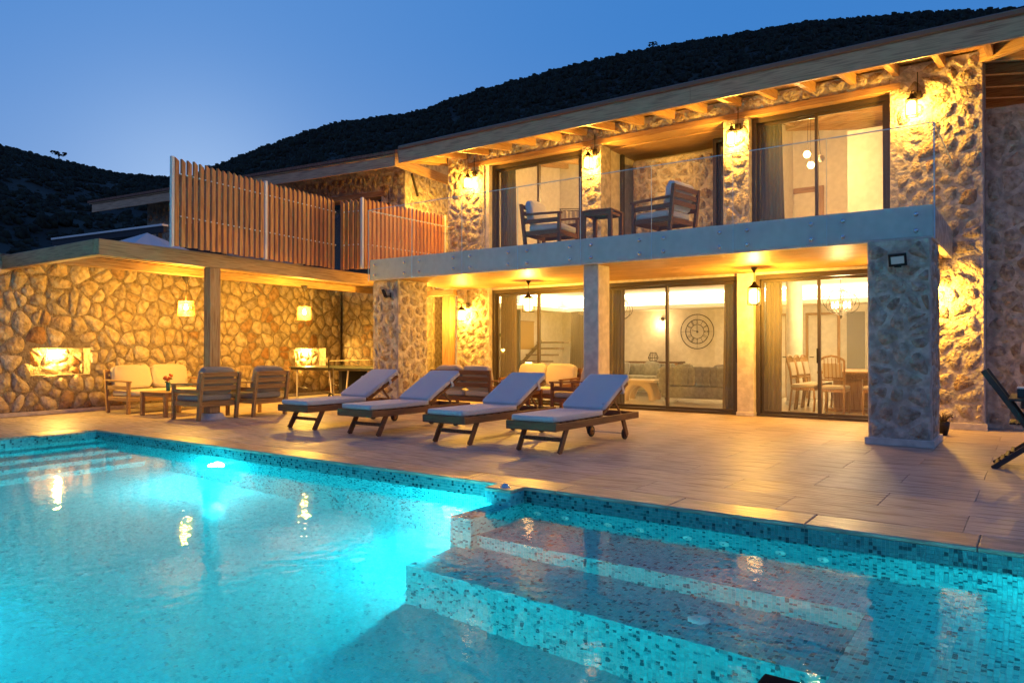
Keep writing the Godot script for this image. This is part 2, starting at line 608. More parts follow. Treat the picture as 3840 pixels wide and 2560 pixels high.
# ---------------------------------------------------------------- glass mosaic, about 4000 pieces to the square metre
func mosaic(parent: Node3D, org: Vector3, U: Vector3, V: Vector3, lu: float, lv: float, sd: int, proud := false, dark := 0.10, soft := 0.0, shade := 1.0) -> MeshInstance3D:
	var r := RandomNumberGenerator.new()
	r.seed = sd
	var N := U.cross(V).normalized()
	var p := 0.025
	var nu := int(round(lu / p))
	var nv := int(round(lv / p))
	if nu < 1 or nv < 1:
		return null
	var pu := lu / nu
	var pv := lv / nv
	var tones := [Color(0.13, 0.55, 0.56), Color(0.105, 0.49, 0.51), Color(0.08, 0.42, 0.45), Color(0.045, 0.29, 0.325), Color(0.012, 0.11, 0.14)]
	var vs := PackedVector3Array()
	var ns := PackedVector3Array()
	var cs := PackedColorArray()
	var ix := PackedInt32Array()
	for i in nu:
		for j in nv:
			var t := r.randf()
			var c: Color = tones[0] if t < 0.40 - dark else tones[1] if t < 0.70 - dark else tones[2] if t < 0.92 - dark else tones[3] if t < 1.0 - dark else tones[4]
			c = c.lerp(tones[1], soft) * r.randf_range(0.87, 1.1) * shade
			c.a = 1.0
			var o := org + U * ((i + 0.5) * pu) + V * ((j + 0.5) * pv)
			var a := U * pu * 0.46
			var b := V * pv * 0.46
			var k := vs.size()
			var up := N * 0.003
			vs.append(o - a - b + up); vs.append(o + a - b + up); vs.append(o + a + b + up); vs.append(o - a + b + up)
			for q in 4:
				ns.append(N); cs.append(c)
			ix.append_array([k, k + 2, k + 1, k, k + 3, k + 2])
			if proud:
				for e in 4:
					var s: Vector3 = [-b, a, b, -a][e]
					var c0: Vector3 = [-a - b, a - b, a + b, -a + b][e]
					var c1: Vector3 = [a - b, a + b, -a + b, -a - b][e]
					k = vs.size()
					vs.append(o + c0); vs.append(o + c1); vs.append(o + c1 + up); vs.append(o + c0 + up)
					for q in 4:
						ns.append(s.normalized()); cs.append(c)
					ix.append_array([k, k + 2, k + 1, k, k + 3, k + 2])
	var arr := []
	arr.resize(Mesh.ARRAY_MAX)
	arr[Mesh.ARRAY_VERTEX] = vs
	arr[Mesh.ARRAY_NORMAL] = ns
	arr[Mesh.ARRAY_COLOR] = cs
	arr[Mesh.ARRAY_INDEX] = ix
	var am := ArrayMesh.new()
	am.add_surface_from_arrays(Mesh.PRIMITIVE_TRIANGLES, arr)
	var m := part(parent, "mosaic", am, M.mosaic)
	m.set_meta("kind", "stuff")
	return m

func mosaic_block(parent: Node3D, called: String, lo: Vector3, hi: Vector3, faces: String, sd: int, proud := false) -> void:
	var b := span(parent, called, lo, hi, M.grout, 0.0)
	var d := hi - lo
	var off := -b.position
	if "t" in faces:
		mosaic(b, Vector3(lo.x, hi.y, hi.z) + off, Vector3.RIGHT, Vector3.FORWARD, d.x, d.z, sd + 1, proud, 0.04 if called == "floor" else 0.10, 0.45 if called == "floor" else 0.0)
	if "f" in faces:
		mosaic(b, Vector3(lo.x, lo.y, hi.z) + off, Vector3.RIGHT, Vector3.UP, d.x, d.y, sd + 2, proud)
	if "l" in faces:
		mosaic(b, Vector3(lo.x, lo.y, lo.z) + off, Vector3.BACK, Vector3.UP, d.z, d.y, sd + 3, proud)
	if "r" in faces:
		mosaic(b, Vector3(hi.x, lo.y, hi.z) + off, Vector3.FORWARD, Vector3.UP, d.z, d.y, sd + 4, proud)

# ---------------------------------------------------------------- camera, sky, exposure
const TURN := 35.56
func heading(deg: float) -> Vector3:   # a level direction, degrees to the right of the lens axis
	var a := deg_to_rad(TURN - deg)
	return Vector3(-sin(a), 0, -cos(a))

func make_camera_and_sky() -> void:
	var cam := Camera3D.new()
	cam.name = "camera"
	add_child(cam)
	cam.position = Vector3(0, 1.2, 0)
	cam.rotation_degrees = Vector3(0.54, TURN, 0)
	cam.fov = rad_to_deg(2.0 * atan(1280.0 / 2756.0))
	cam.near = 0.05
	cam.far = 3000.0
	cam.current = true
	# dusk: blue air, palest low down where the sun went behind the saddle between the hills
	var im := Image.create(256, 128, false, Image.FORMAT_RGBF)
	var sunk := (heading(-23.3) + Vector3.UP * 0.17).normalized()
	for y in 128:
		for x in 256:
			var el := PI * (0.5 - (y + 0.5) / 128.0)
			var az := TAU * (x + 0.5) / 256.0
			var d := Vector3(sin(az) * cos(el), sin(el), -cos(az) * cos(el))
			var t := clampf(el / (PI / 2), 0.0, 1.0)
			var c := Vector3(0.17, 0.32, 0.64).lerp(Vector3(0.046, 0.215, 0.60), smoothstep(0.0, 0.27, t)).lerp(Vector3(0.035, 0.135, 0.42), smoothstep(0.25, 0.9, t))
			var near := maxf(0.0, d.dot(sunk))
			c += Vector3(0.085, 0.095, 0.09) * pow(near, 12.0) + Vector3(0.15, 0.16, 0.13) * pow(near, 120.0)
			var away := clampf(-d.dot(Vector3(sunk.x, 0, sunk.z).normalized()), 0.0, 1.0)   # the rose band of dusk opposite the sunset, brightened as added fill light
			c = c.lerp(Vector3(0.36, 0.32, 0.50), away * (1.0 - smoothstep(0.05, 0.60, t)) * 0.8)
			if el < 0.0:
				c = c.lerp(Vector3(0.03, 0.035, 0.05), smoothstep(0.0, 0.12, -el))
			im.set_pixel(x, y, Color(c.x, c.y, c.z))
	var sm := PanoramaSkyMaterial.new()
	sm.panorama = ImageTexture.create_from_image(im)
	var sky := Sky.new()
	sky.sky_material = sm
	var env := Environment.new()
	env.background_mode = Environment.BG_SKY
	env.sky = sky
	env.tonemap_mode = Environment.TONE_MAPPER_LINEAR
	env.tonemap_exposure = 1.0
	env.sdfgi_enabled = true
	env.ssao_enabled = true
	env.ssil_enabled = true
	env.volumetric_fog_enabled = true
	env.volumetric_fog_density = 0.0
	var we := WorldEnvironment.new()
	we.name = "air"
	we.environment = env
	add_child(we)
	var sun := DirectionalLight3D.new()   # just set: what is left of it comes over the saddle
	sun.name = "sun"
	add_child(sun)
	sun.look_at_from_position(Vector3.ZERO, -(heading(-23.3) + Vector3.UP * 0.10))
	sun.light_color = Color(1.0, 0.93, 0.88)
	sun.light_energy = 0.02
	sun.light_angular_distance = 4.0
	sun.shadow_enabled = true

# ---------------------------------------------------------------- lamps
const WARM := Color(1.0, 0.74, 0.27)
func omni(parent: Node, at: Vector3, energy: float, c := WARM, size := 0.04) -> OmniLight3D:
	var l := OmniLight3D.new()
	l.name = "lamp_light"
	parent.add_child(l, true)
	l.position = at
	l.light_energy = energy
	l.light_color = c
	l.light_size = size
	l.omni_range = 30.0
	l.omni_attenuation = 2.0
	l.shadow_enabled = true
	return l

# ---------------------------------------------------------------- land
var skyline := [[-75.0, 11.0], [-50.0, 13.4], [-34.9, 13.0], [-31.8, 12.5], [-28.2, 12.05], [-24.8, 12.15], [-23.6, 12.3], [-22.1, 13.1], [-18.8, 14.75], [-15.7, 16.1], [-12.9, 17.0], [-7.6, 17.9], [-2.6, 19.6], [4.2, 21.2], [10.2, 22.1], [14.1, 22.4], [21.8, 22.7], [28.7, 22.1], [34.9, 21.1], [50.0, 18.0], [75.0, 13.0], [100.0, 8.0]]
func ridge(az: float) -> float:
	for i in skyline.size() - 1:
		if az <= skyline[i + 1][0]:
			return lerpf(skyline[i][1], skyline[i + 1][1], clampf((az - skyline[i][0]) / (skyline[i + 1][0] - skyline[i][0]), 0, 1))
	return 8.0

func land_point(az: float, t: float) -> Vector3:
	var far := 260.0 + 90.0 * smoothstep(-20.0, -28.0, az)
	var top := far * tan(deg_to_rad(ridge(az))) - 0.6
	var y := -1.0 + (top + 1.0) * pow(t, 1.25)
	return heading(az) * lerpf(52.0, far, t) + Vector3.UP * y

func make_land() -> void:
	var g := begin()
	var hole := Rect2(-11.6, -5.6, 15.0, 5.2)
	for q in [[-900, 900, -900, -5.6], [-900, 900, -0.4, 900], [-900, -11.6, -5.6, -0.4], [3.4, 900, -5.6, -0.4]]:
		quad(g, Vector3(q[0], 0, q[2]), Vector3(q[1], 0, q[2]), Vector3(q[1], 0, q[3]), Vector3(q[0], 0, q[3]), Vector3.UP)
	var go := part(self, "ground", done(g), M.earth, Vector3(0, -0.3, 0))
	go.set_meta("kind", "structure")
	var fn := FastNoiseLite.new()
	fn.seed = 5
	fn.frequency = 0.02
	var st := begin(true)
	var cols := 260
	var rows := 22
	var P := func(i: int, j: int) -> Vector3:
		var az := -75.0 + 175.0 * i / cols
		var p := land_point(az, minf(1.0, float(j) / rows))
		p.y += fn.get_noise_2d(p.x, p.z) * 5.0 * sin(PI * minf(1.0, float(j) / rows))
		if j > rows:
			p += heading(az) * 60.0 - Vector3.UP * 45.0
		return p
	for i in cols:
		for j in rows + 1:
			quad(st, P.call(i, j), P.call(i + 1, j), P.call(i + 1, j + 1), P.call(i, j + 1), Vector3.UP - heading(0) * 0.5)
	var hill := part(self, "hills", done(st), M.hill)
	hill.set_meta("kind", "structure")
	# maquis on the slopes: nobody could count it
	rng.seed = 77
	for kind in 2:
		var mm := MultiMesh.new()
		mm.transform_format = MultiMesh.TRANSFORM_3D
		var st2 := begin(true)
		var r := RandomNumberGenerator.new()
		r.seed = 300 + kind
		for k in 5:
			var b := blob(r, 0.42, 6)
			st2.append_from(b, 0, Transform3D(Basis().scaled(Vector3(1, 0.85, 1) * r.randf_range(0.45, 0.8)), Vector3(r.randf_range(-0.6, 0.6), r.randf_range(0.0, 0.6), r.randf_range(-0.6, 0.6))))
		mm.mesh = st2.commit()
		mm.mesh.surface_set_material(0, M.scrub)
		mm.instance_count = 15000
		for i in mm.instance_count:
			var az := rng.randf_range(-42.0, 42.0)
			var t := 1.0 - pow(rng.randf(), 1.7) * 0.85
			if i % 4 == 0:
				t = rng.randf_range(0.985, 1.0)
			var p := land_point(az, t)
			p.y += fn.get_noise_2d(p.x, p.z) * 5.0 * sin(PI * t) - 0.4
			var s := rng.randf_range(0.7, 1.8) * (0.6 if kind else 1.0) * (0.75 if t > 0.98 else 1.0)
			mm.set_instance_transform(i, Transform3D(Basis(Vector3.UP, rng.randf() * TAU).scaled(Vector3(s, s * rng.randf_range(0.7, 1.2), s)), p))
		var o := MultiMeshInstance3D.new()
		o.name = ["hill_maquis", "hill_undergrowth"][kind]
		o.multimesh = mm
		o.material_override = M.scrub
		add_child(o)
		o.set_meta("kind", "stuff")
		o.set_meta("label", ["dark evergreen maquis covering the hills behind the villa", "low dark scrub between the bushes on the hills"][kind])
	# single trees that stand up from the skyline
	var n := 0
	for e in [[-31.75, 5.6, "lone spreading tree on the ridge of the left hill"], [10.9, 3.4, "small tree standing up from the crest of the right hill"], [-22.4, 3.0, "bushy tree on the skyline just right of the saddle"]]:
		var p := land_point(e[0], 1.0)
		var t := thing("hill_tree", e[2], "tree", p - Vector3.UP * 0.3, 0.0, "trees on the hill crest")
		var s: float = e[1]
		var tk := begin(true)
		add_tube(tk, [Vector3.ZERO, Vector3(0.05, 0.35, 0) * s, Vector3(-0.03, 0.6, 0.02) * s], 0.04 * s, 6)
		add_tube(tk, [Vector3(0.04, 0.33, 0) * s, Vector3(0.3, 0.66, 0.1) * s], 0.022 * s, 5)
		add_tube(tk, [Vector3(0.02, 0.38, 0) * s, Vector3(-0.32, 0.64, -0.05) * s], 0.02 * s, 5)
		part(t, "trunk", done(tk), M.bark)
		var cr := begin(true)
		var r := RandomNumberGenerator.new()
		r.seed = 900 + n
		n += 1
		for k in 46:
			var a := r.randf() * TAU
			var rad := sqrt(r.randf()) * 0.52
			var q := Vector3(cos(a) * rad, 0.62 + r.randf_range(-0.08, 0.16) * (1.2 - rad), sin(a) * rad) * s
			cr.append_from(blob(r, 0.4, 5), 0, Transform3D(Basis().scaled(Vector3(1, 0.6, 1) * r.randf_range(0.05, 0.11) * s), q))
		part(t, "crown", cr.commit(), M.scrub)

# ---------------------------------------------------------------- terrace and pool
func make_terrace() -> void:
	var t := setting("terrace")
	var r := RandomNumberGenerator.new()
	r.seed = 12
	for q in [[-19.0, 6.0, -20.0, -5.27], [-19.0, -11.31, -5.27, 2.0], [-11.31, 6.0, -0.59, 3.0]]:
		span(t, "bed", Vector3(q[0], -0.28, q[2]), Vector3(q[1], -0.024, q[3]), M.bed, 0.0)
	for field in [[-16.0, 2.0, -13.24, -5.62, 15, 13], [-16.0, -11.66, -5.62, 0.4, 4, 10]]:
		var nx: int = field[4]
		var nz: int = field[5]
		var px: float = (field[1] - field[0]) / nx
		var pz: float = (field[3] - field[2]) / nz
		for j in nz:
			for i in nx:
				var c := Vector3(field[0] + (i + 0.5 + (0.5 if j % 2 else 0.0)) * px, -0.012, field[2] + (j + 0.5) * pz)
				box(t, "tile", Vector3(px - 0.0024, 0.024, pz - 0.0024), c, M.floor_tile[r.randi() % 5], Vector3(r.randf_range(-1, 1) * 0.0011, 0, r.randf_range(-1, 1) * 0.0008), 0.0025)
	var x := -11.3
	while x < 2.9:
		var x1 := minf(x + 1.0, 3.0)
		span(t, "coping_stone", Vector3(x + 0.002, -0.03, -5.612), Vector3(x1 - 0.002, 0.001, -5.252), M.coping, 0.006)
		x = x1
	for k in 5:
		span(t, "coping_stone", Vector3(-11.652, -0.03, -5.612 + k * 1.0 + 0.002), Vector3(-11.292, 0.001, -4.612 + k * 1.0 - 0.002), M.coping, 0.006) if k > 0 else span(t, "coping_stone", Vector3(-11.652, -0.03, -5.61), Vector3(-11.302, 0.001, -4.614), M.coping, 0.006)
	span(t, "coping_stone", Vector3(-3.905, -0.03, -5.250), Vector3(-3.625, 0.001, -5.052), M.coping, 0.006)

func make_pool() -> void:
	var p := setting("pool")
	var wl := -0.138
	# shell; the far and left walls are seen
	mosaic_block(p, "far_wall", Vector3(-11.5, -1.7, -5.5), Vector3(3.2, -0.0305, -5.26), "f", 10)
	span(p, "near_wall", Vector3(-11.5, -1.7, -0.6), Vector3(3.2, -0.0305, -0.4), M.grout, 0.0)
	span(p, "right_wall", Vector3(3.0, -1.7, -5.26), Vector3(3.2, -0.0305, -0.6), M.grout, 0.0)
	mosaic_block(p, "left_wall", Vector3(-11.5, -1.7, -5.26), Vector3(-11.3, -0.0305, -0.6), "r", 20, true)
	mosaic_block(p, "floor", Vector3(-11.3, -1.7, -5.26), Vector3(3.0, -1.15, -0.6), "t", 30)
	var wb := mosaic(p, Vector3(-11.3, -0.155, -5.257), Vector3.RIGHT, Vector3.UP, 14.3, 0.125, 77, true, 0.13, 0.0, 0.55)
	wb.name = "waterline_band"
	# the walk-in steps across the left end
	for k in 4:
		mosaic_block(p, "step", Vector3(-11.3, -1.5, -5.257), Vector3(-11.0 + k * 0.36, -0.34 - k * 0.20, -0.6), "tr", 40 + k * 5)
	# the whirlpool corner: pier, low wall, bench, second step, right-hand bench
	mosaic_block(p, "pier", Vector3(-3.9, -1.5, -5.257), Vector3(-3.63, -0.0305, -5.06), "flr", 60, true)
	mosaic_block(p, "low_wall", Vector3(-3.84, -1.5, -5.06), Vector3(-3.63, -0.155, -4.52), "tflr", 65, true)
	mosaic_block(p, "bench", Vector3(-3.63, -1.5, -5.257), Vector3(3.0, -0.48, -4.60), "tf", 70)
	mosaic_block(p, "bench_end", Vector3(-3.78, -1.5, -5.06), Vector3(-3.631, -0.48, -4.62), "l", 72)
	mosaic_block(p, "low_step", Vector3(-3.78, -1.5, -4.60), Vector3(-0.80, -0.68, -3.95), "tfl", 75)
	mosaic_block(p, "side_bench", Vector3(-0.80, -1.5, -4.60), Vector3(3.0, -0.48, -0.6), "tl", 80)
	# jets, drains
	var jet := lathe([Vector2(0.001, 0.012), Vector2(0.012, 0.014), Vector2(0.016, 0.006), Vector2(0.03, 0.007), Vector2(0.038, 0.0)], 16)
	var nth := ["first", "second", "third", "fourth", "fifth", "sixth", "seventh", "eighth"]
	var jx := [-3.49, -3.21, -2.81, -2.53, -2.14, -1.86, -1.46, -1.18]
	for n in 8:
		var x: float = jx[n]
		var j := thing("pool_jet", nth[n] + " round white jet from the pier in the whirlpool wall", "jet", Vector3(x, -0.335, -5.256), 0.0, "whirlpool jets")
		part(j, "rim", jet, M.white_metal, Vector3.ZERO, Vector3(PI / 2, 0, 0))
		part(j, "nozzle", lathe([Vector2(0.001, 0.02), Vector2(0.008, 0.018), Vector2(0.01, 0.0)], 10), M.steel, Vector3.ZERO, Vector3(PI / 2, 0, 0))
	var drain := lathe([Vector2(0.001, 0.012), Vector2(0.04, 0.012), Vector2(0.06, 0.006), Vector2(0.066, 0.0)], 20)
	for e in [[Vector3(-4.72, -1.147, -4.34), "round white drain cover on the bright deep floor left of the steps"], [Vector3(-1.66, -0.677, -4.25), "round drain cover on the dark step near the right bench"]]:
		var d := thing("pool_drain", e[1], "drain", e[0], 0.0, "pool drains")
		part(d, "cover", drain, M.white_metal)
		part(d, "screw", lathe([Vector2(0.001, 0.004), Vector2(0.008, 0.003), Vector2(0.01, 0.0)], 8), M.steel, Vector3(0, 0.012, 0))
	var knob := thing("air_switch", "small domed metal air switch on the coping of the whirlpool pier", "switch", Vector3(-3.76, 0.001, -5.16))
	part(knob, "dome", lathe([Vector2(0.001, 0.03), Vector2(0.02, 0.027), Vector2(0.033, 0.014), Vector2(0.036, 0.0)], 16), M.steel)
	part(knob, "flange", lathe([Vector2(0.036, 0.006), Vector2(0.05, 0.004), Vector2(0.052, 0.0)], 16), M.steel)
	# underwater lamps; the ones in the near wall are behind the lens
	var face := glow(Color(0.75, 0.97, 1.0), 30.0)
	var cyan := Color(0.28, 0.95, 0.98)
	var spots := [
		[Vector3(-8.15, -0.44, -5.255), 0.0, 5.0, "round underwater lamp in the long far wall of the pool"],
		[Vector3(-3.845, -0.36, -4.80), -PI / 2, 5.0, "round underwater lamp on the low whirlpool wall"],
		[Vector3(-9.6, -0.52, -0.605), PI, 5.0, "underwater lamp in the near pool wall opposite the steps"],
		[Vector3(-6.2, -0.52, -0.605), PI, 5.6, "underwater lamp in the near pool wall, middle one"],
		[Vector3(-2.6, -0.52, -0.605), PI, 5.6, "underwater lamp in the near pool wall opposite the whirlpool"],
		[Vector3(0.5, -0.36, -0.605), PI, 6.0, "underwater lamp in the near pool wall above the side bench"],
		[Vector3(0.75, -0.36, -5.255), 0.0, 5.0, "underwater lamp at the right end of the whirlpool wall"]]
	for e in spots:
		var l := thing("pool_lamp", e[3], "lamp", e[0], e[1], "underwater pool lamps")
		part(l, "bezel", lathe([Vector2(0.115, 0.016), Vector2(0.125, 0.022), Vector2(0.14, 0.014), Vector2(0.145, 0.0)], 20), M.steel, Vector3.ZERO, Vector3(PI / 2, 0, 0))
		part(l, "lens", lathe([Vector2(0.001, 0.034), Vector2(0.06, 0.029), Vector2(0.117, 0.014)], 20), face, Vector3.ZERO, Vector3(PI / 2, 0, 0))
		omni(l, Vector3(0, 0, 0.10), e[2], cyan, 0.06)
	# the water itself
	var pm := PlaneMesh.new()
	pm.size = Vector2(14.3, 4.66)
	pm.subdivide_width = 8
	var w := part(self, "water", pm, M.water, Vector3(-4.15, wl, -2.93))
	w.set_meta("kind", "structure")
	var fv := FogVolume.new()   # the faint cloudiness of the water body
	fv.name = "water_body"
	fv.size = Vector3(14.2, 0.98, 4.6)
	fv.position = Vector3(-4.15, -0.64, -2.93)
	var fm := FogMaterial.new()
	fm.density = 0.05
	fm.albedo = Color(0.3, 0.92, 1.0)
	fv.material = fm
	add_child(fv)
	fv.set_meta("kind", "structure")
	# the black slab in the foreground
	var sl := thing("black_pedestal", "black square pedestal rising from the water at the bottom edge", "pedestal", Vector3(-0.45, -0.48, -2.39))
	box(sl, "column", Vector3(0.66, 0.44, 0.66), Vector3(0, 0.22, 0), M.black, Vector3.ZERO, 0.01)
	box(sl, "top", Vector3(0.76, 0.04, 0.76), Vector3(0, 0.46, 0), M.black, Vector3.ZERO, 0.008)

# ---------------------------------------------------------------- the villa
func glazed_door(villa: Node3D, x0: float, x1: float, y0: float, y1: float, z: float, mull: Array, handle_at := -1.0) -> Node3D:
	var d := holder(villa, "sliding_door", Vector3(0, 0, z))
	var f := 0.07
	span(d, "frame_head", Vector3(x0, y1 - 0.08, -0.07), Vector3(x1, y1, 0.07), M.alu)
	span(d, "frame_sill", Vector3(x0, y0, -0.07), Vector3(x1, y0 + 0.045, 0.07), M.alu)
	span(d, "frame_jamb", Vector3(x0, y0 + 0.045, -0.07), Vector3(x0 + f, y1 - 0.08, 0.07), M.alu)
	span(d, "frame_jamb", Vector3(x1 - f, y0 + 0.045, -0.07), Vector3(x1, y1 - 0.08, 0.07), M.alu)
	var edges := [x0 + f] + mull + [x1 - f]
	for i in edges.size() - 1:
		var a: float = edges[i]
		var b: float = edges[i + 1]
		var zz := 0.028 if i % 2 else -0.028
		var s := 0.05
		var ov := 0.04 if i > 0 else 0.0
		a -= ov
		span(d, "sash_stile", Vector3(a, y0 + 0.05, zz - 0.022), Vector3(a + s, y1 - 0.085, zz + 0.022), M.alu)
		span(d, "sash_stile", Vector3(b - s, y0 + 0.05, zz - 0.022), Vector3(b, y1 - 0.085, zz + 0.022), M.alu)
		span(d, "sash_rail", Vector3(a + s, y0 + 0.05, zz - 0.021), Vector3(b - s, y0 + 0.10, zz + 0.021), M.alu)
		span(d, "sash_rail", Vector3(a + s, y1 - 0.135, zz - 0.021), Vector3(b - s, y1 - 0.085, zz + 0.021), M.alu)
		span(d, "pane", Vector3(a + s, y0 + 0.10, zz - 0.004), Vector3(b - s, y1 - 0.135, zz + 0.004), M.pane, 0.0)
	if handle_at > -90.0:
		span(d, "handle", Vector3(handle_at, y0 + 0.95, 0.051), Vector3(handle_at + 0.025, y0 + 1.2, 0.075), M.iron)
	return d

var masonry_w := [0.34, 0.26, 0.2, 0.14, 0.06]
func masonry(parent: Node3D, org: Vector3, U: Vector3, w: float, h: float, sd: int, keep: int, holes := [], pitch := 0.22) -> void:
	lay_stones(parent, org, U, Vector3.UP, w, h, pitch, 0.034, 0.015, M.masonry, masonry_w, sd, holes, keep, 0.80, 0.3)

func roof_y(x: float, z: float) -> float:
	return 5.40 + 0.15 * minf(-11.5 - z, 0.62 - x)

func slab_from(pts: Array, thick: float) -> ArrayMesh:   # a flat polygon with thickness, thickened upwards
	var st := begin()
	var n := pts.size()
	var up := Vector3.UP * thick
	for i in range(1, n - 1):
		tri(st, pts[0], pts[i], pts[i + 1], Vector3.DOWN)
		tri(st, pts[0] + up, pts[i] + up, pts[i + 1] + up, Vector3.UP)
	var c := Vector3.ZERO
	for p in pts:
		c += p
	c /= n
	for i in n:
		var a: Vector3 = pts[i]
		var b: Vector3 = pts[(i + 1) % n]
		quad(st, a, b, b + up, a + up, (a + b) * 0.5 - c)
	return done(st)

func make_villa() -> Node3D:
	var v := thing("villa", "two storey stone villa with a balcony and wide lit glass doors", "house")
	# lower storey
	span(v, "ground_floor", Vector3(-11.6, -0.25, -21.0), Vector3(2.2, 0.004, -13.26), M.inner_floor, 0.0)
	glazed_door(v, -9.93, -4.36, 0.0, 2.50, -13.2, [-8.70, -7.12, -5.75], -4.42)
	glazed_door(v, -4.06, -1.85, 0.0, 2.50, -13.2, [-2.99], -3.04)
	var pl := holder(v, "plaster_pier", Vector3(-4.21, 0, -13.17))
	box(pl, "shaft", Vector3(0.294, 2.54, 0.34), Vector3(0, 1.27, 0), M.plaster, Vector3.ZERO, 0.008)
	box(pl, "plinth", Vector3(0.32, 0.075, 0.37), Vector3(0, 0.0375, 0.004), M.plaster, Vector3.ZERO, 0.008)
	span(v, "head_wall", Vector3(-10.9, 2.503, -13.35), Vector3(-1.85, 2.62, -13.12), M.plaster, 0.0)
	var lw := holder(v, "lower_wall")
	span(lw, "core", Vector3(-10.87, 0.0, -13.4), Vector3(-9.93, 2.56, -13.02), M.mortar, 0.01)
	masonry(lw, Vector3(-10.86, 0.1, -13.02), Vector3.RIGHT, 0.90, 2.43, 201, 25)
	span(lw, "plinth", Vector3(-10.9, 0.0, -13.02), Vector3(-9.94, 0.1, -12.985), M.plaster)
	# passage beside it
	span(v, "passage_post", Vector3(-11.23, 0.0, -13.12), Vector3(-10.99, 2.42, -12.92), M.pine_y, 0.008)
	span(v, "passage_beam", Vector3(-11.9, 2.42, -13.14), Vector3(-10.88, 2.555, -12.9), M.pine_x, 0.008)
	# right hand wall, full height
	var rw := holder(v, "right_wall")
	span(rw, "core", Vector3(-1.85, 0.0, -13.4), Vector3(-0.62, 5.56, -12.72), M.mortar, 0.012)
	masonry(rw, Vector3(-1.745, 0.1, -12.72), Vector3.RIGHT, 1.10, 5.42, 202, 90, [], 0.25)
	span(rw, "plinth", Vector3(-1.6, 0.0, -12.72), Vector3(-0.585, 0.1, -12.68), M.plaster)
	var bw := holder(v, "set_back_wall")
	span(bw, "core", Vector3(-0.62, 0.0, -13.6), Vector3(0.03, 4.8, -13.12), M.mortar, 0.012)
	masonry(bw, Vector3(-0.6, 0.02, -13.12), Vector3.RIGHT, 0.6, 4.7, 203, 16, [], 0.25)
	var fw := holder(v, "far_side_wall")
	span(fw, "core", Vector3(0.03, 0.0, -17.6), Vector3(2.2, 5.4, -17.2), M.mortar, 0.01)
	masonry(fw, Vector3(0.05, 0.02, -17.2), Vector3.RIGHT, 0.9, 5.2, 204, 4)
	# columns carrying the balcony
	for e in [[-10.84, -10.15, -10.36, -11.23, 210, 22], [-1.74, -1.04, -10.16, -11.05, 220, 22]]:
		var c := holder(v, "stone_column")
		span(c, "core", Vector3(e[0], 0.0, e[3]), Vector3(e[1], 2.548, e[2]), M.mortar, 0.015)
		masonry(c, Vector3(e[0] + 0.02, 0.1, e[2]), Vector3.RIGHT, e[1] - e[0] - 0.04, 2.43, e[4], e[5])
		masonry(c, Vector3(e[1], 0.1, e[2] - 0.02), Vector3.FORWARD, e[2] - e[3] - 0.04, 2.43, e[4] + 1, e[5])
		span(c, "plinth", Vector3(e[0] - 0.035, 0.0, e[3] - 0.035), Vector3(e[1] + 0.035, 0.085, e[2] + 0.035), M.plaster)
	span(v, "square_column", Vector3(-5.985, 0.0, -10.75), Vector3(-5.71, 2.548, -10.36), M.plaster, 0.012)
	# balcony: slab with its boarded ceiling
	span(v, "balcony_slab", Vector3(-10.80, 2.572, -13.1), Vector3(-1.02, 2.955, -10.235), M.slab, 0.004)
	span(v, "slab_side", Vector3(-1.019, 2.575, -12.7), Vector3(-1.013, 2.95, -10.24), M.mortar, 0.0)
	span(v, "slab_drip", Vector3(-10.80, 2.545, -10.33), Vector3(-1.02, 2.571, -10.24), M.plaster, 0.002)
	span(v, "slab_drip", Vector3(-1.12, 2.545, -12.7), Vector3(-1.02, 2.571, -10.335), M.plaster, 0.002)
	var cl := holder(v, "boarded_ceiling")
	var n := 28
	var z0 := -13.12
	var wz := (-10.335 - z0) / n
	rng.seed = 5
	for i in n:
		var cut := rng.randf_range(-8.5, -3.0)
		for q in [[-10.79, cut], [cut, -1.125]]:
			span(cl, "plank", Vector3(q[0] + 0.001, 2.549, z0 + i * wz + 0.002), Vector3(q[1] - 0.001, 2.570, z0 + (i + 1) * wz - 0.002), M.ceil_plank[rng.randi() % 3], 0.003)
	# upper storey
	var uw := holder(v, "upper_wall")
	for e in [[-10.89, -9.85, 2.955, 5.31], [-7.38, -6.945, 2.955, 5.31], [-4.5, -4.04, 2.955, 5.31], [-10.89, -1.851, 5.311, 5.56]]:
		span(uw, "core", Vector3(e[0], e[2], -13.15), Vector3(e[1], e[3], -12.72), M.mortar, 0.008)
	masonry(uw, Vector3(-10.87, 2.97, -12.72), Vector3.RIGHT, 1.0, 2.56, 230, 32)
	masonry(uw, Vector3(-7.37, 2.97, -12.72), Vector3.RIGHT, 0.415, 2.22, 231, 12)
	masonry(uw, Vector3(-4.49, 2.97, -12.72), Vector3.RIGHT, 0.44, 2.22, 232, 12)
	masonry(uw, Vector3(-9.86, 5.33, -12.72), Vector3.RIGHT, 8.1, 0.22, 233, 40, [], 0.21)
	span(uw, "reveal", Vector3(-9.85, 2.955, -13.0), Vector3(-9.73, 5.21, -12.75), M.plaster)
	span(uw, "lintel", Vector3(-10.28, 5.205, -13.1), Vector3(-1.70, 5.310, -12.695), M.pine_x, 0.006)
	glazed_door(v, -9.73, -7.385, 2.955, 5.20, -12.93, [-8.52])
	glazed_door(v, -4.035, -1.855, 2.955, 5.20, -12.93, [-2.96])
	# the recess between the two bedrooms
	var rc := holder(v, "recess")
	span(rc, "cheek", Vector3(-6.99, 2.955, -14.2), Vector3(-6.947, 5.2, -13.151), M.plaster, 0.0)
	span(rc, "cheek", Vector3(-4.498, 2.955, -14.2), Vector3(-4.45, 5.2, -13.151), M.plaster, 0.0)
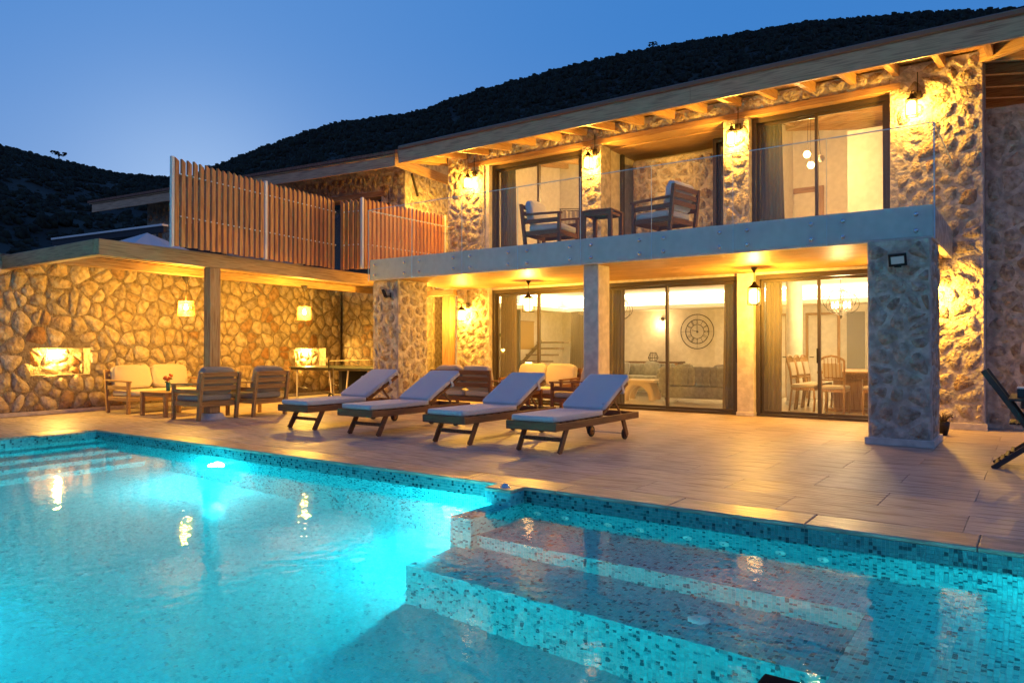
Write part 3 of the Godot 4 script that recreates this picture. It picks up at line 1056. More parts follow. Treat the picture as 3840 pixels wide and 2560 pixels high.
	span(rc, "boarded_top", Vector3(-6.947, 5.18, -14.2), Vector3(-4.498, 5.204, -13.10), M.pine_x, 0.0)
	span(rc, "core", Vector3(-6.70, 2.955, -14.1), Vector3(-5.0, 5.0, -13.62), M.mortar, 0.015)
	masonry(rc, Vector3(-6.69, 2.97, -13.62), Vector3.RIGHT, 1.66, 2.02, 240, 34)
	span(rc, "back", Vector3(-6.947, 2.955, -14.4), Vector3(-4.498, 5.2, -14.2), M.plaster, 0.0)
	glazed_door(v, -4.99, -4.50, 2.955, 5.17, -13.6, [])
	span(rc, "slim_frame", Vector3(-6.945, 2.955, -13.62), Vector3(-6.88, 5.17, -13.52), M.alu)
	span(rc, "slim_pane", Vector3(-6.88, 2.955, -13.58), Vector3(-6.705, 5.17, -13.57), M.pane, 0.0)
	# roof: two slopes meeting on the hip
	var rf := holder(v, "roof")
	var e1 := Vector3(-11.2, roof_y(-11.2, -11.5), -11.5)
	var e2 := Vector3(0.62, roof_y(0.62, -11.5), -11.5)
	var h1 := Vector3(-6.38, roof_y(-6.38, -18.5), -18.5)
	var e3 := Vector3(-11.2, roof_y(-11.2, -18.5), -18.5)
	var e4 := Vector3(0.62, roof_y(0.62, -18.5), -18.5)
	part(rf, "boarding", slab_from([e1, e2, h1, e3], 0.03), M.pine_z)
	part(rf, "boarding", slab_from([e2, e4, h1], 0.03), M.pine_x)
	var up := Vector3.UP * 0.034
	part(rf, "tile_bed", slab_from([e1 + up, e2 + up, h1 + up, e3 + up], 0.05), M.roof_tile)
	part(rf, "tile_bed", slab_from([e2 + up, e4 + up, h1 + up], 0.05), M.roof_tile)
	span(rf, "fascia", Vector3(-11.2, 5.20, -11.50), Vector3(-4.6, 5.475, -11.455), M.fascia, 0.004)
	span(rf, "fascia", Vector3(-4.598, 5.20, -11.50), Vector3(0.66, 5.475, -11.455), M.fascia, 0.004)
	bar(rf, "bargeboard", Vector3(-11.21, 5.36, -11.46), Vector3(-11.21, 5.36 + 0.15 * 7.0, -18.46), 0.04, 0.27, M.pine_z)
	span(rf, "gutter", Vector3(-11.22, 5.477, -11.56), Vector3(0.68, 5.572, -11.43), M.copper, 0.03)
	var tile := begin(true)
	var prof := []
	for k in 7:
		var a := PI * k / 6.0
		prof.append(Vector2(cos(a) * 0.085, sin(a) * 0.06))
	for k in 6:
		quad(tile, Vector3(prof[k].x, prof[k].y, 0), Vector3(prof[k + 1].x, prof[k + 1].y, 0), Vector3(prof[k + 1].x * 0.85, prof[k + 1].y + 0.06, -0.4), Vector3(prof[k].x * 0.85, prof[k].y + 0.06, -0.4), Vector3(prof[k].x, prof[k].y + 0.05, 0))
		quad(tile, Vector3(prof[k].x, prof[k].y, 0), Vector3(prof[k + 1].x, prof[k + 1].y, 0), Vector3(prof[k + 1].x * 0.8, prof[k + 1].y * 0.75, 0), Vector3(prof[k].x * 0.8, prof[k].y * 0.75, 0), Vector3.BACK)
	var tm := done(tile)
	for i in 62:
		part(rf, "roof_tile", tm, M.roof_tile, Vector3(-11.12 + i * 0.191, 5.50 + rng.randf() * 0.008, -11.57), Vector3(0, rng.randf_range(-0.03, 0.03), 0))
	# rafters of the front slope, running through into the rooms
	var x := -10.98
	while x < 0.5:
		var zb := maxf(-17.6, -11.5 - (0.62 - x) + 0.1)
		if zb < -11.8:
			bar(rf, "rafter", Vector3(x, roof_y(-20, -11.52) - 0.085, -11.51), Vector3(x, roof_y(-20, zb) - 0.085, zb), 0.09, 0.155, M.pine_z)
		x += 0.615
	var z := -12.2
	while z > -17.5:
		var xl := maxf(-6.0, 0.62 - (-11.5 - z) + 0.1)
		bar(rf, "rafter", Vector3(0.60, roof_y(0.60, -30) - 0.085, z), Vector3(xl, roof_y(xl, -30) - 0.085, z), 0.09, 0.155, M.pine_x)
		z -= 0.64
	bar(rf, "hip_rafter", Vector3(0.60, roof_y(0.6, -11.52) - 0.10, -11.53), Vector3(-5.9, roof_y(-5.9, -30) - 0.10, -18.02), 0.11, 0.19, M.pine_own)
	return v

# a wall as an outline in the plane across "axis" (0: points are z, y; 2: points are x, y), from a to b along that axis
func outline_wall(parent: Node3D, called: String, axis: int, a: float, b: float, pts: Array, m: Material) -> void:
	var st := begin()
	var P := func(q: Vector2, k: float) -> Vector3: return Vector3(k, q.y, q.x) if axis == 0 else Vector3(q.x, q.y, k)
	var n := pts.size()
	var c := Vector2.ZERO
	for p in pts:
		c += p / n
	for i in range(1, n - 1):
		tri(st, P.call(pts[0], a), P.call(pts[i], a), P.call(pts[i + 1], a), P.call(c, a) - P.call(c, b))
		tri(st, P.call(pts[0], b), P.call(pts[i], b), P.call(pts[i + 1], b), P.call(c, b) - P.call(c, a))
	for i in n:
		var p: Vector2 = pts[i]
		var q: Vector2 = pts[(i + 1) % n]
		quad(st, P.call(p, a), P.call(q, a), P.call(q, b), P.call(p, b), P.call((p + q) * 0.5, a) - P.call(c, a))
	part(parent, called, done(st), m)

func make_rooms(v: Node3D) -> void:
	# shell of the rooms behind the glass
	var lo := holder(v, "living_room")
	span(lo, "back_wall", Vector3(-11.6, 0.0, -18.7), Vector3(-1.0, 2.62, -18.5), M.white_wall, 0.0)
	span(lo, "left_wall", Vector3(-11.6, 0.0, -18.5), Vector3(-11.4, 2.62, -13.4), M.white_wall, 0.0)
	span(lo, "right_wall", Vector3(-1.2, 0.0, -18.5), Vector3(-1.0, 2.62, -13.41), M.white_wall, 0.0)
	span(lo, "ceiling", Vector3(-11.6, 2.622, -18.7), Vector3(-0.7, 2.80, -13.11), M.ceiling_white, 0.0)
	span(lo, "soffit", Vector3(-11.4, 2.22, -18.49), Vector3(-1.2, 2.33, -17.75), M.ceiling_white, 0.01)
	span(lo, "soffit", Vector3(-11.4, 2.22, -17.74), Vector3(-10.85, 2.33, -14.4), M.ceiling_white, 0.01)
	span(lo, "front_soffit", Vector3(-11.39, 2.46, -14.3), Vector3(-1.21, 2.621, -13.42), M.ceiling_white, 0.01)
	span(lo, "pilaster", Vector3(-6.72, 0.0, -18.49), Vector3(-5.9, 2.215, -18.3), M.white_wall, 0.006)
	span(lo, "skirting", Vector3(-11.39, 0.006, -18.499), Vector3(-6.73, 0.08, -18.48), M.ceiling_white, 0.003)
	var coves := [[Vector3(-6.3, 2.36, -17.95), Vector2(9.6, 0.10), 52.0], [Vector3(-11.05, 2.36, -16.1), Vector2(0.10, 3.0), 17.0]]
	var led := glow(Color(1.0, 0.89, 0.69), 5.0)
	for e in coves:
		var c := thing("cove_light", "warm light strip hidden on top of the living room %s soffit" % ["back" if e[1].x > 1.0 else "left"], "light", e[0])
		box(c, "led_strip", Vector3(e[1].x, 0.02, e[1].y), Vector3(0, -0.01, 0), led, Vector3.ZERO, 0.003)
		var a := AreaLight3D.new()
		a.name = "cove_glow"
		c.add_child(a)
		a.position = Vector3(0, 0.012, 0)
		a.rotation.x = PI / 2
		a.area_size = e[1]
		a.light_color = Color(1.0, 0.89, 0.69)
		a.light_energy = e[2]
		a.area_range = 30.0
		a.shadow_enabled = true
	# doors and column at the dining end
	for e in [[-5.15, -4.93, "narrow"], [-4.52, -3.75, "white"]]:
		var d := holder(lo, "inner_door", Vector3(0, 0, -18.49))
		span(d, "leaf", Vector3(e[0] + 0.06, 0.006, 0.0), Vector3(e[1] - 0.06, 1.93, 0.03), M.white_wall, 0.006)
		span(d, "casing", Vector3(e[0], 0.006, 0.0), Vector3(e[0] + 0.059, 1.99, 0.05), M.oil_y)
		span(d, "casing", Vector3(e[1] - 0.059, 0.006, 0.0), Vector3(e[1], 1.99, 0.05), M.oil_y)
		span(d, "casing", Vector3(e[0], 1.991, 0.0), Vector3(e[1], 2.05, 0.052), M.oil_x)
		span(d, "door_handle", Vector3(e[0] + 0.09, 0.98, 0.03), Vector3(e[0] + 0.19, 1.0, 0.06), M.iron)
	span(lo, "grey_panel", Vector3(-3.60, 0.006, -18.49), Vector3(-3.22, 2.05, -18.44), M.grey_cloth, 0.006)
	var rc := holder(lo, "round_column", Vector3(-4.22, 0, -16.3))
	part(rc, "shaft", lathe([Vector2(0.165, 0.08), Vector2(0.165, 2.62)], 28), M.white_wall)
	part(rc, "base", lathe([Vector2(0.19, 0.006), Vector2(0.19, 0.07), Vector2(0.165, 0.08)], 28), M.white_wall)
	# bedrooms
	for e in [[-10.6, -6.995, -17.2, "left"], [-4.44, -0.9, -17.2, "right"]]:
		var b := holder(v, "bedroom")
		span(b, "floor", Vector3(e[0], 2.80, e[2]), Vector3(e[1], 2.95, -13.101), M.oil_x, 0.0)
		var bk := [Vector2(e[0], 2.951)]
		bk.append_array([Vector2(e[1], 2.951), Vector2(e[1], roof_y(e[1], e[2]) - 0.01), Vector2(e[0], roof_y(e[0], e[2]) - 0.01)])
		outline_wall(b, "back_wall", 2, e[2], e[2] + 0.12, bk, M.white_wall)
		outline_wall(b, "side_wall", 0, e[0] - 0.1, e[0], [Vector2(-13.151, 2.951), Vector2(e[2], 2.951), Vector2(e[2], roof_y(e[0], e[2]) - 0.01), Vector2(-13.151, roof_y(e[0], -13.151) - 0.01)], M.white_wall)
		if e[3] == "left":
			outline_wall(b, "side_wall", 0, e[1], e[1] + 0.045, [Vector2(-14.21, 2.951), Vector2(e[2], 2.951), Vector2(e[2], roof_y(-20, e[2]) - 0.01), Vector2(-14.21, roof_y(-20, -14.21) - 0.01)], M.white_wall)
			outline_wall(b, "side_wall", 0, e[1], e[1] + 0.045, [Vector2(-13.151, 5.21), Vector2(-14.209, 5.21), Vector2(-14.209, roof_y(-20, -14.209) - 0.01), Vector2(-13.151, roof_y(-20, -13.151) - 0.01)], M.white_wall)
		else:
			span(b, "side_wall", Vector3(e[1], 2.951, e[2]), Vector3(e[1] + 0.1, 5.6, -13.41), M.white_wall, 0.0)
			span(b, "partition", Vector3(-3.0, 2.951, -17.07), Vector3(-2.9, 5.45, -15.6), M.white_wall, 0.0)
			span(b, "partition", Vector3(-3.0, 2.951, -15.6), Vector3(-2.2, 5.45, -15.5), M.white_wall, 0.0)
	var bd := holder(v, "bedroom_door", Vector3(-4.3, 2.951, -17.07))
	span(bd, "leaf", Vector3(-0.1, 0, 0.0), Vector3(0.4, 1.70, 0.03), M.white_wall, 0.005)
	span(bd, "casing", Vector3(0.4, 0, 0), Vector3(0.52, 1.82, 0.05), M.oil_y)
	span(bd, "casing", Vector3(-0.12, 1.702, 0), Vector3(0.399, 1.82, 0.05), M.oil_x)

# ---------------------------------------------------------------- light fittings
func lantern_shape(t: Node3D, at: Vector3, s: float, energy: float, bulb_e := 8.0) -> void:
	# a four sided iron lantern: hipped cap, four bars, floor, glowing glass cylinder
	var b := holder(t, "lantern", at)
	part(b, "cap", lathe([Vector2(0.001, 0.12 * s), Vector2(0.018 * s, 0.115 * s), Vector2(0.02 * s, 0.095 * s), Vector2(0.058 * s, 0.062 * s), Vector2(0.062 * s, 0.055 * s)], 8), M.iron)
	var cage := begin()
	for k in 4:
		var a := TAU * (k + 0.5) / 4
		var d := Vector3(cos(a), 0, sin(a)) * 0.062 * s
		add_tube(cage, [d + Vector3.UP * 0.06 * s, d * 1.08 - Vector3.UP * 0.10 * s], 0.0045 * s, 5)
		var d2 := Vector3(cos(a + PI / 2), 0, sin(a + PI / 2)) * 0.062 * s
		for y in [0.055, -0.10]:
			add_tube(cage, [d * (1.0 if y > 0 else 1.08) + Vector3.UP * y * s, d2 * (1.0 if y > 0 else 1.08) + Vector3.UP * y * s], 0.0045 * s, 5)
	part(b, "cage", done(cage), M.iron)
	part(b, "bulb", lathe([Vector2(0.001, 0.052 * s), Vector2(0.03 * s, 0.045 * s), Vector2(0.047 * s, 0.02 * s), Vector2(0.048 * s, -0.07 * s), Vector2(0.03 * s, -0.09 * s), Vector2(0.001, -0.092 * s)], 14), glow(Color(1.0, 0.82, 0.5), bulb_e))
	omni(b, Vector3(0, -0.01 * s, 0), energy, WARM, 0.05)

func wall_lantern(at: Vector3, label: String, energy: float, lit := true) -> Node3D:
	var t := thing("wall_lantern", label, "lantern", at, 0.0, "iron wall lanterns")
	box(t, "wall_plate", Vector3(0.10, 0.13, 0.025), Vector3(0.06, 0.19, -0.155), M.iron)
	part(t, "arm", tube([Vector3(0.06, 0.21, -0.145), Vector3(0.05, 0.235, -0.10), Vector3(0.02, 0.24, -0.04), Vector3(0.0, 0.225, 0.0), Vector3(0, 0.17, 0)], 0.008, 6), M.iron)
	part(t, "conduit", tube([Vector3(0.06, 0.25, -0.160), Vector3(0.06, 0.55, -0.160)], 0.007, 5), M.iron)
	if lit:
		lantern_shape(t, Vector3.ZERO, 1.55, energy)
	else:
		part(t, "cap", lathe([Vector2(0.001, 0.14), Vector2(0.02, 0.12), Vector2(0.075, 0.06)], 8), M.iron)
		part(t, "glass", lathe([Vector2(0.05, 0.06), Vector2(0.055, -0.1), Vector2(0.001, -0.11)], 10), M.iron)
	return t

func make_lamps() -> void:
	var e := 4.4
	for q in [[-10.15, "lit iron wall lantern on the balcony wall left of the left bedroom door"], [-7.12, "lit iron wall lantern on the stone pier between left door and recess"], [-4.28, "lit iron wall lantern on the stone pier left of the right bedroom door"], [-1.52, "lit iron wall lantern on the broad stone wall above the balcony corner"]]:
		wall_lantern(Vector3(q[0], 4.86, -12.52), q[1], e)
	wall_lantern(Vector3(-10.57, 1.98, -12.82), "lit iron wall lantern beside the passage on the ground floor", e)
	wall_lantern(Vector3(-1.33, 1.98, -12.51), "lit wall lantern half hidden behind the big stone column", 6.5)
	wall_lantern(Vector3(0.42, 2.0, -16.97), "lantern on the far side wall just beyond the right edge", 7.0)
	for q in [[Vector3(-8.25, 2.546, -12.1), "white lit lantern hanging under the balcony near the left glass doors"], [Vector3(-3.83, 2.546, -12.3), "lit lantern hanging under the balcony before the plaster pier"]]:
		var t := thing("hanging_lantern", q[1], "lantern", q[0], 0.0, "hanging porch lanterns")
		part(t, "ceiling_rose", lathe([Vector2(0.052, 0.0), Vector2(0.05, -0.012), Vector2(0.02, -0.06), Vector2(0.008, -0.09)], 14), M.iron)
		part(t, "chain", tube([Vector3(0, -0.09, 0), Vector3(0, -0.24, 0)], 0.006, 5), M.iron)
		lantern_shape(t, Vector3(0, -0.44, 0), 1.75, 7.0, 8.0)
	# basket pendants in the pergola
	for q in [[Vector3(-13.06, 2.548, -7.69), "wicker basket pendant lamp hanging left of the pergola post"], [Vector3(-12.81, 2.548, -10.24), "wicker basket pendant lamp hanging above the table tennis table"]]:
		var t := thing("basket_pendant", q[1], "pendant lamp", q[0], 0.0, "basket pendants in the pergola")
		part(t, "ceiling_rose", lathe([Vector2(0.075, 0.0), Vector2(0.07, -0.02), Vector2(0.012, -0.13)], 14), M.iron)
		part(t, "cord", tube([Vector3(0, -0.13, 0), Vector3(0, -0.46, 0)], 0.005, 5), M.iron)
		var wk := begin()
		for k in 40:
			var a := TAU * k / 40
			var d := Vector3(cos(a), 0, sin(a))
			add_tube(wk, [d * 0.135 + Vector3.UP * -0.46, d * 0.15 + Vector3.UP * -0.73], 0.0028, 4)
		for y in [-0.46, -0.50, -0.66, -0.70, -0.73]:
			var ring := []
			for p in ring_pts(0.136 + 0.014 * (-0.46 - y) / 0.27, 28, 1):
				ring.append(p + Vector3.UP * y)
			add_tube(wk, ring, 0.006 if y < -0.72 or y > -0.47 else 0.0035, 5, true)
		for k in 3:
			var a := TAU * k / 3
			add_tube(wk, [Vector3(0, -0.45, 0), Vector3(cos(a) * 0.135, -0.46, sin(a) * 0.135)], 0.003, 4)
		part(t, "basket", done(wk), M.oil_y)
		part(t, "bulb", lathe([Vector2(0.001, -0.50), Vector2(0.018, -0.51), Vector2(0.045, -0.575), Vector2(0.04, -0.61), Vector2(0.001, -0.635)], 16), glow(Color(1.0, 0.82, 0.48), 26.0))
		omni(t, Vector3(0, -0.57, 0), 8.0, WARM, 0.05)
	# floodlights, not lit
	for q in [[Vector3(-10.33, 2.27, -10.32), -0.9, "small unlit floodlight on an arm on the left stone column"], [Vector3(-1.39, 2.28, -10.12), 0.12, "small unlit square floodlight on the right stone column"]]:
		var t := thing("floodlight", q[2], "floodlight", q[0], q[1], "floodlights on the columns")
		var b := holder(t, "housing", Vector3(0, 0, 0.10), Vector3(0.35, 0, 0.06))
		for s in [[Vector3(0.20, 0.028, 0.05), Vector3(0, 0.062, 0)], [Vector3(0.20, 0.028, 0.05), Vector3(0, -0.062, 0)], [Vector3(0.028, 0.096, 0.05), Vector3(0.086, 0, 0)], [Vector3(0.028, 0.096, 0.05), Vector3(-0.086, 0, 0)]]:
			box(b, "rim", s[0], s[1], M.iron)
		box(b, "lens", Vector3(0.144, 0.096, 0.02), Vector3(0, 0, 0.01), M.white_metal)
		bar(t, "arm", Vector3(0, -0.05, 0.08), Vector3(0, -0.05, -0.02), 0.03, 0.02, M.iron)
		box(t, "wall_plate", Vector3(0.08, 0.10, 0.02), Vector3(0, -0.03, -0.02), M.iron)

# ---------------------------------------------------------------- balcony railing
func make_railing() -> void:
	var t := thing("glass_railing", "frameless glass balustrade bolted to the balcony edge", "railing")
	var xs := [-10.81, -9.62, -8.397, -7.169, -5.938, -4.708, -3.465, -2.226, -1.002]
	var bolt := lathe([Vector2(0.001, 0.024), Vector2(0.020, 0.021), Vector2(0.029, 0.012), Vector2(0.029, 0.0)], 14)
	for i in 8:
		var a: float = xs[i] + 0.005
		var b: float = xs[i + 1] - 0.005
		var c := (a + b) * 0.5
		var g := holder(t, "glass_panel", Vector3(c, 2.53, -10.2))
		box(g, "sheet", Vector3(b - a, 1.404, 0.016), Vector3(0, 0.704, 0), M.rail, Vector3.ZERO, 0.0)
		box(g, "top_edge", Vector3(b - a, 0.011, 0.0165), Vector3(0, 1.412, 0), M.glass_edge, Vector3.ZERO, 0.001)
		box(g, "side_edge", Vector3(0.003, 1.404, 0.0165), Vector3((b - a) * 0.5 + 0.0016, 0.704, 0), M.glass_edge, Vector3.ZERO, 0.0)
		for s in [-1.0, 1.0]:
			for y in [0.11, 0.31]:
				part(g, "bolt", bolt, M.steel, Vector3(s * ((b - a) * 0.5 - 0.19), y, 0.008), Vector3(PI / 2, 0, 0))
	for e in [[-1.002, -10.21, -11.44], [-1.002, -11.45, -12.68], [-10.81, -10.21, -11.44], [-10.81, -11.45, -12.68]]:
		var L: float = e[1] - e[2]
		var g := holder(t, "glass_panel", Vector3(e[0], 2.53, (e[1] + e[2]) * 0.5))
		box(g, "sheet", Vector3(0.016, 1.404, L), Vector3(0, 0.704, 0), M.rail, Vector3.ZERO, 0.0)
		box(g, "top_edge", Vector3(0.0165, 0.011, L), Vector3(0, 1.412, 0), M.glass_edge, Vector3.ZERO, 0.001)
		if e[1] > -10.3:
			box(g, "front_edge", Vector3(0.0165, 1.404, 0.004), Vector3(0, 0.704, L * 0.5 + 0.002), M.glass_edge, Vector3.ZERO, 0.0)

# ---------------------------------------------------------------- garden wall with niches
var rubble_w := [0.26, 0.20, 0.18, 0.14, 0.12, 0.04, 0.06]
func make_garden_wall() -> void:
	var t := thing("garden_wall", "rubble stone garden wall with two lit niches under the pergola", "wall", Vector3(-14.62, 0, -5.2), 0.096)
	var niches := [[0.49, 1.57], [6.77, 7.85]]
	span(t, "core", Vector3(-0.48, 0, -8.80), Vector3(-0.25, 2.85, 6.0), M.joint, 0.0)
	span(t, "core", Vector3(-0.25, 0, -8.42), Vector3(-0.02, 0.71, 6.0), M.joint, 0.0)
	span(t, "core", Vector3(-0.25, 1.205, -8.42), Vector3(-0.02, 2.85, 6.0), M.joint, 0.0)
	for e in [[-6.0, 0.49], [1.57, 6.77], [7.85, 8.42]]:
		span(t, "core", Vector3(-0.25, 0.7101, -e[1]), Vector3(-0.02, 1.2049, -e[0]), M.joint, 0.0)
	var holes := [Rect2(0.49 + 2.0, 0.71, 1.08, 0.495), Rect2(6.77 + 2.0, 0.71, 1.08, 0.495)]
	lay_stones(t, Vector3(-0.02, 0.06, 2.0), Vector3.FORWARD, Vector3.UP, 10.38, 2.78, 0.30, 0.022, 0.017, M.stone, rubble_w, 401, [Rect2(2.49, 0.65, 1.08, 0.495), Rect2(8.77, 0.65, 1.08, 0.495)], 262, 0.90, 0.42)
	for e in niches:
		lay_stones(t, Vector3(-0.25, 0.72, -e[0] - 0.01), Vector3.FORWARD, Vector3.UP, 1.06, 0.475, 0.2, 0.02, 0.02, M.stone, rubble_w, 411 + int(e[0]), [], 9, 0.84, 0.3)
		var l := thing("niche_light", "bright lamp inside the %s niche of the stone wall" % ["left" if e[0] < 2.0 else "right"], "light", t.transform * Vector3(-0.13, 1.19, -(e[0] + e[1]) * 0.5), 0.096, "niche lights")
		box(l, "housing", Vector3(0.09, 0.02, 0.30), Vector3(0, 0.0, 0), M.steel, Vector3.ZERO, 0.003)
		box(l, "led_strip", Vector3(0.06, 0.012, 0.27), Vector3(0, -0.016, 0), glow(Color(1.0, 0.84, 0.5), 12.0), Vector3.ZERO, 0.003)
		omni(l, Vector3(0.0, -0.06, 0), 3.6, Color(1.0, 0.78, 0.36), 0.04)
	span(t, "skirting", Vector3(-0.02, 0, -8.4), Vector3(0.05, 0.07, 4.0), M.plaster, 0.006)
	# the short return at the far end
	span(t, "return_core", Vector3(0.0, 0, -8.86), Vector3(3.1, 2.85, -8.46), M.joint, 0.0)
	lay_stones(t, Vector3(0.0, 0.06, -8.46), Vector3.RIGHT, Vector3.UP, 3.1, 2.7, 0.30, 0.022, 0.017, M.stone, rubble_w, 431, [], 26, 0.90, 0.3)

# ---------------------------------------------------------------- pergola
func make_pergola() -> void:
	var t := thing("pergola", "flat timber pergola with heavy beams over the corner seats", "pergola", Vector3(-11.152, 0, -5.21), 0.106)
	span(t, "front_beam", Vector3(-0.14, 2.57, -5.95), Vector3(0.0, 2.81, 0.0), M.pine_own, 0.008)
	bar(t, "end_beam", Vector3(-0.14, 2.69, -0.07), Vector3(-4.2, 2.69, -0.53), 0.14, 0.238, M.pine_own, 0.008)
	span(t, "purlin", Vector3(-1.98, 2.60, -8.3), Vector3(-1.86, 2.75, -0.30), M.pine_own, 0.006)
	span(t, "wall_plate", Vector3(-3.95, 2.60, -8.3), Vector3(-3.80, 2.75, -0.5), M.pine_own, 0.006)
	for i in 44:
		var z := -0.50 - i * 0.172
		box(t, "slat", Vector3(3.66, 0.046, 0.085), Vector3(-1.98, 2.775, z), M.pine_own_x, Vector3.ZERO, 0.004)
	for i in 14:
		span(t, "deck_board", Vector3(-4.1 + i * 0.285 + 0.002, 2.800, -8.3), Vector3(-4.1 + (i + 1) * 0.285 - 0.002, 2.826, -0.45 if i < 13 else -0.2), M.pine_own, 0.003)
	var p := holder(t, "post", Vector3(-0.075, 0, -2.02))
	box(p, "shaft", Vector3(0.16, 2.468, 0.22), Vector3(0, 0.101 + 1.234, 0), M.pine_own_y, Vector3.ZERO, 0.008)
	part(p, "footing", lathe([Vector2(0.17, 0.102), Vector2(0.175, 0.095), Vector2(0.22, 0.02), Vector2(0.30, 0.0)], 4), M.plaster, Vector3.ZERO, Vector3(0, PI / 4, 0))

# ---------------------------------------------------------------- slatted screens
func slat_mesh(h: float) -> ArrayMesh:
	var st := begin()
	var a := 0.036
	var b := 0.021
	var q := [Vector3(-b, 0, -a), Vector3(b, 0, -a), Vector3(b, 0, a), Vector3(-b, 0, a)]
	var tops := [h - 0.05, h - 0.05, h, h]
	for i in 4:
		var k := (i + 1) % 4
		quad(st, q[i], q[k], q[k] + Vector3.UP * tops[k], q[i] + Vector3.UP * tops[i], q[i] + q[k])
	quad(st, q[0] + Vector3.UP * tops[0], q[1] + Vector3.UP * tops[1], q[2] + Vector3.UP * tops[2], q[3] + Vector3.UP * tops[3], Vector3.UP)
	quad(st, q[0], q[1], q[2], q[3], Vector3.DOWN)
	return done(st)

func screen(label: String, at: Vector3, turn: float, length: float, posts: Array, sd: int) -> void:
	var t := thing("slat_screen", label, "fence", at, turn, "timber slat screens")
	var r := RandomNumberGenerator.new()
	r.seed = sd
	var n := int(length / 0.117)
	var sm := slat_mesh(1.40)
	var dot := lathe([Vector2(0.001, 0.012), Vector2(0.013, 0.011), Vector2(0.014, 0.0)], 8)
	for i in n:
		var z := -0.075 - i * 0.117
		part(t, "slat", sm, M.larch[r.randi() % 3], Vector3(r.randf_range(-0.003, 0.003), r.randf_range(-0.012, 0.012), z))
		for y in [0.48, 1.15]:
			part(t, "spacer", dot, M.white_metal, Vector3(0.022, y, z - 0.0585), Vector3(0, 0, -PI / 2))
	for y in [0.48, 1.15]:
		span(t, "rail", Vector3(-0.05, y - 0.015, -length), Vector3(-0.03, y + 0.015, 0), M.alu, 0.002)
	for s in posts:
		box(t, "post", Vector3(0.05, 1.42, 0.055), Vector3(-0.005, 0.70, -s), M.white_metal, Vector3.ZERO, 0.004)

func make_screens() -> void:
	screen("long row of orange timber slats along the front of the pergola roof", Vector3(-11.05, 2.812, -6.27), 0.138, 3.84, [0.0, 1.93], 1)
	screen("short return of timber slats between pergola roof and balcony", Vector3(-11.52, 2.80, -10.09), -1.40, 0.60, [], 2)
	screen("timber slat screen along the left end of the balcony behind glass", Vector3(-10.93, 2.80, -10.16), 0.0, 2.5, [0.0, 2.5], 3)

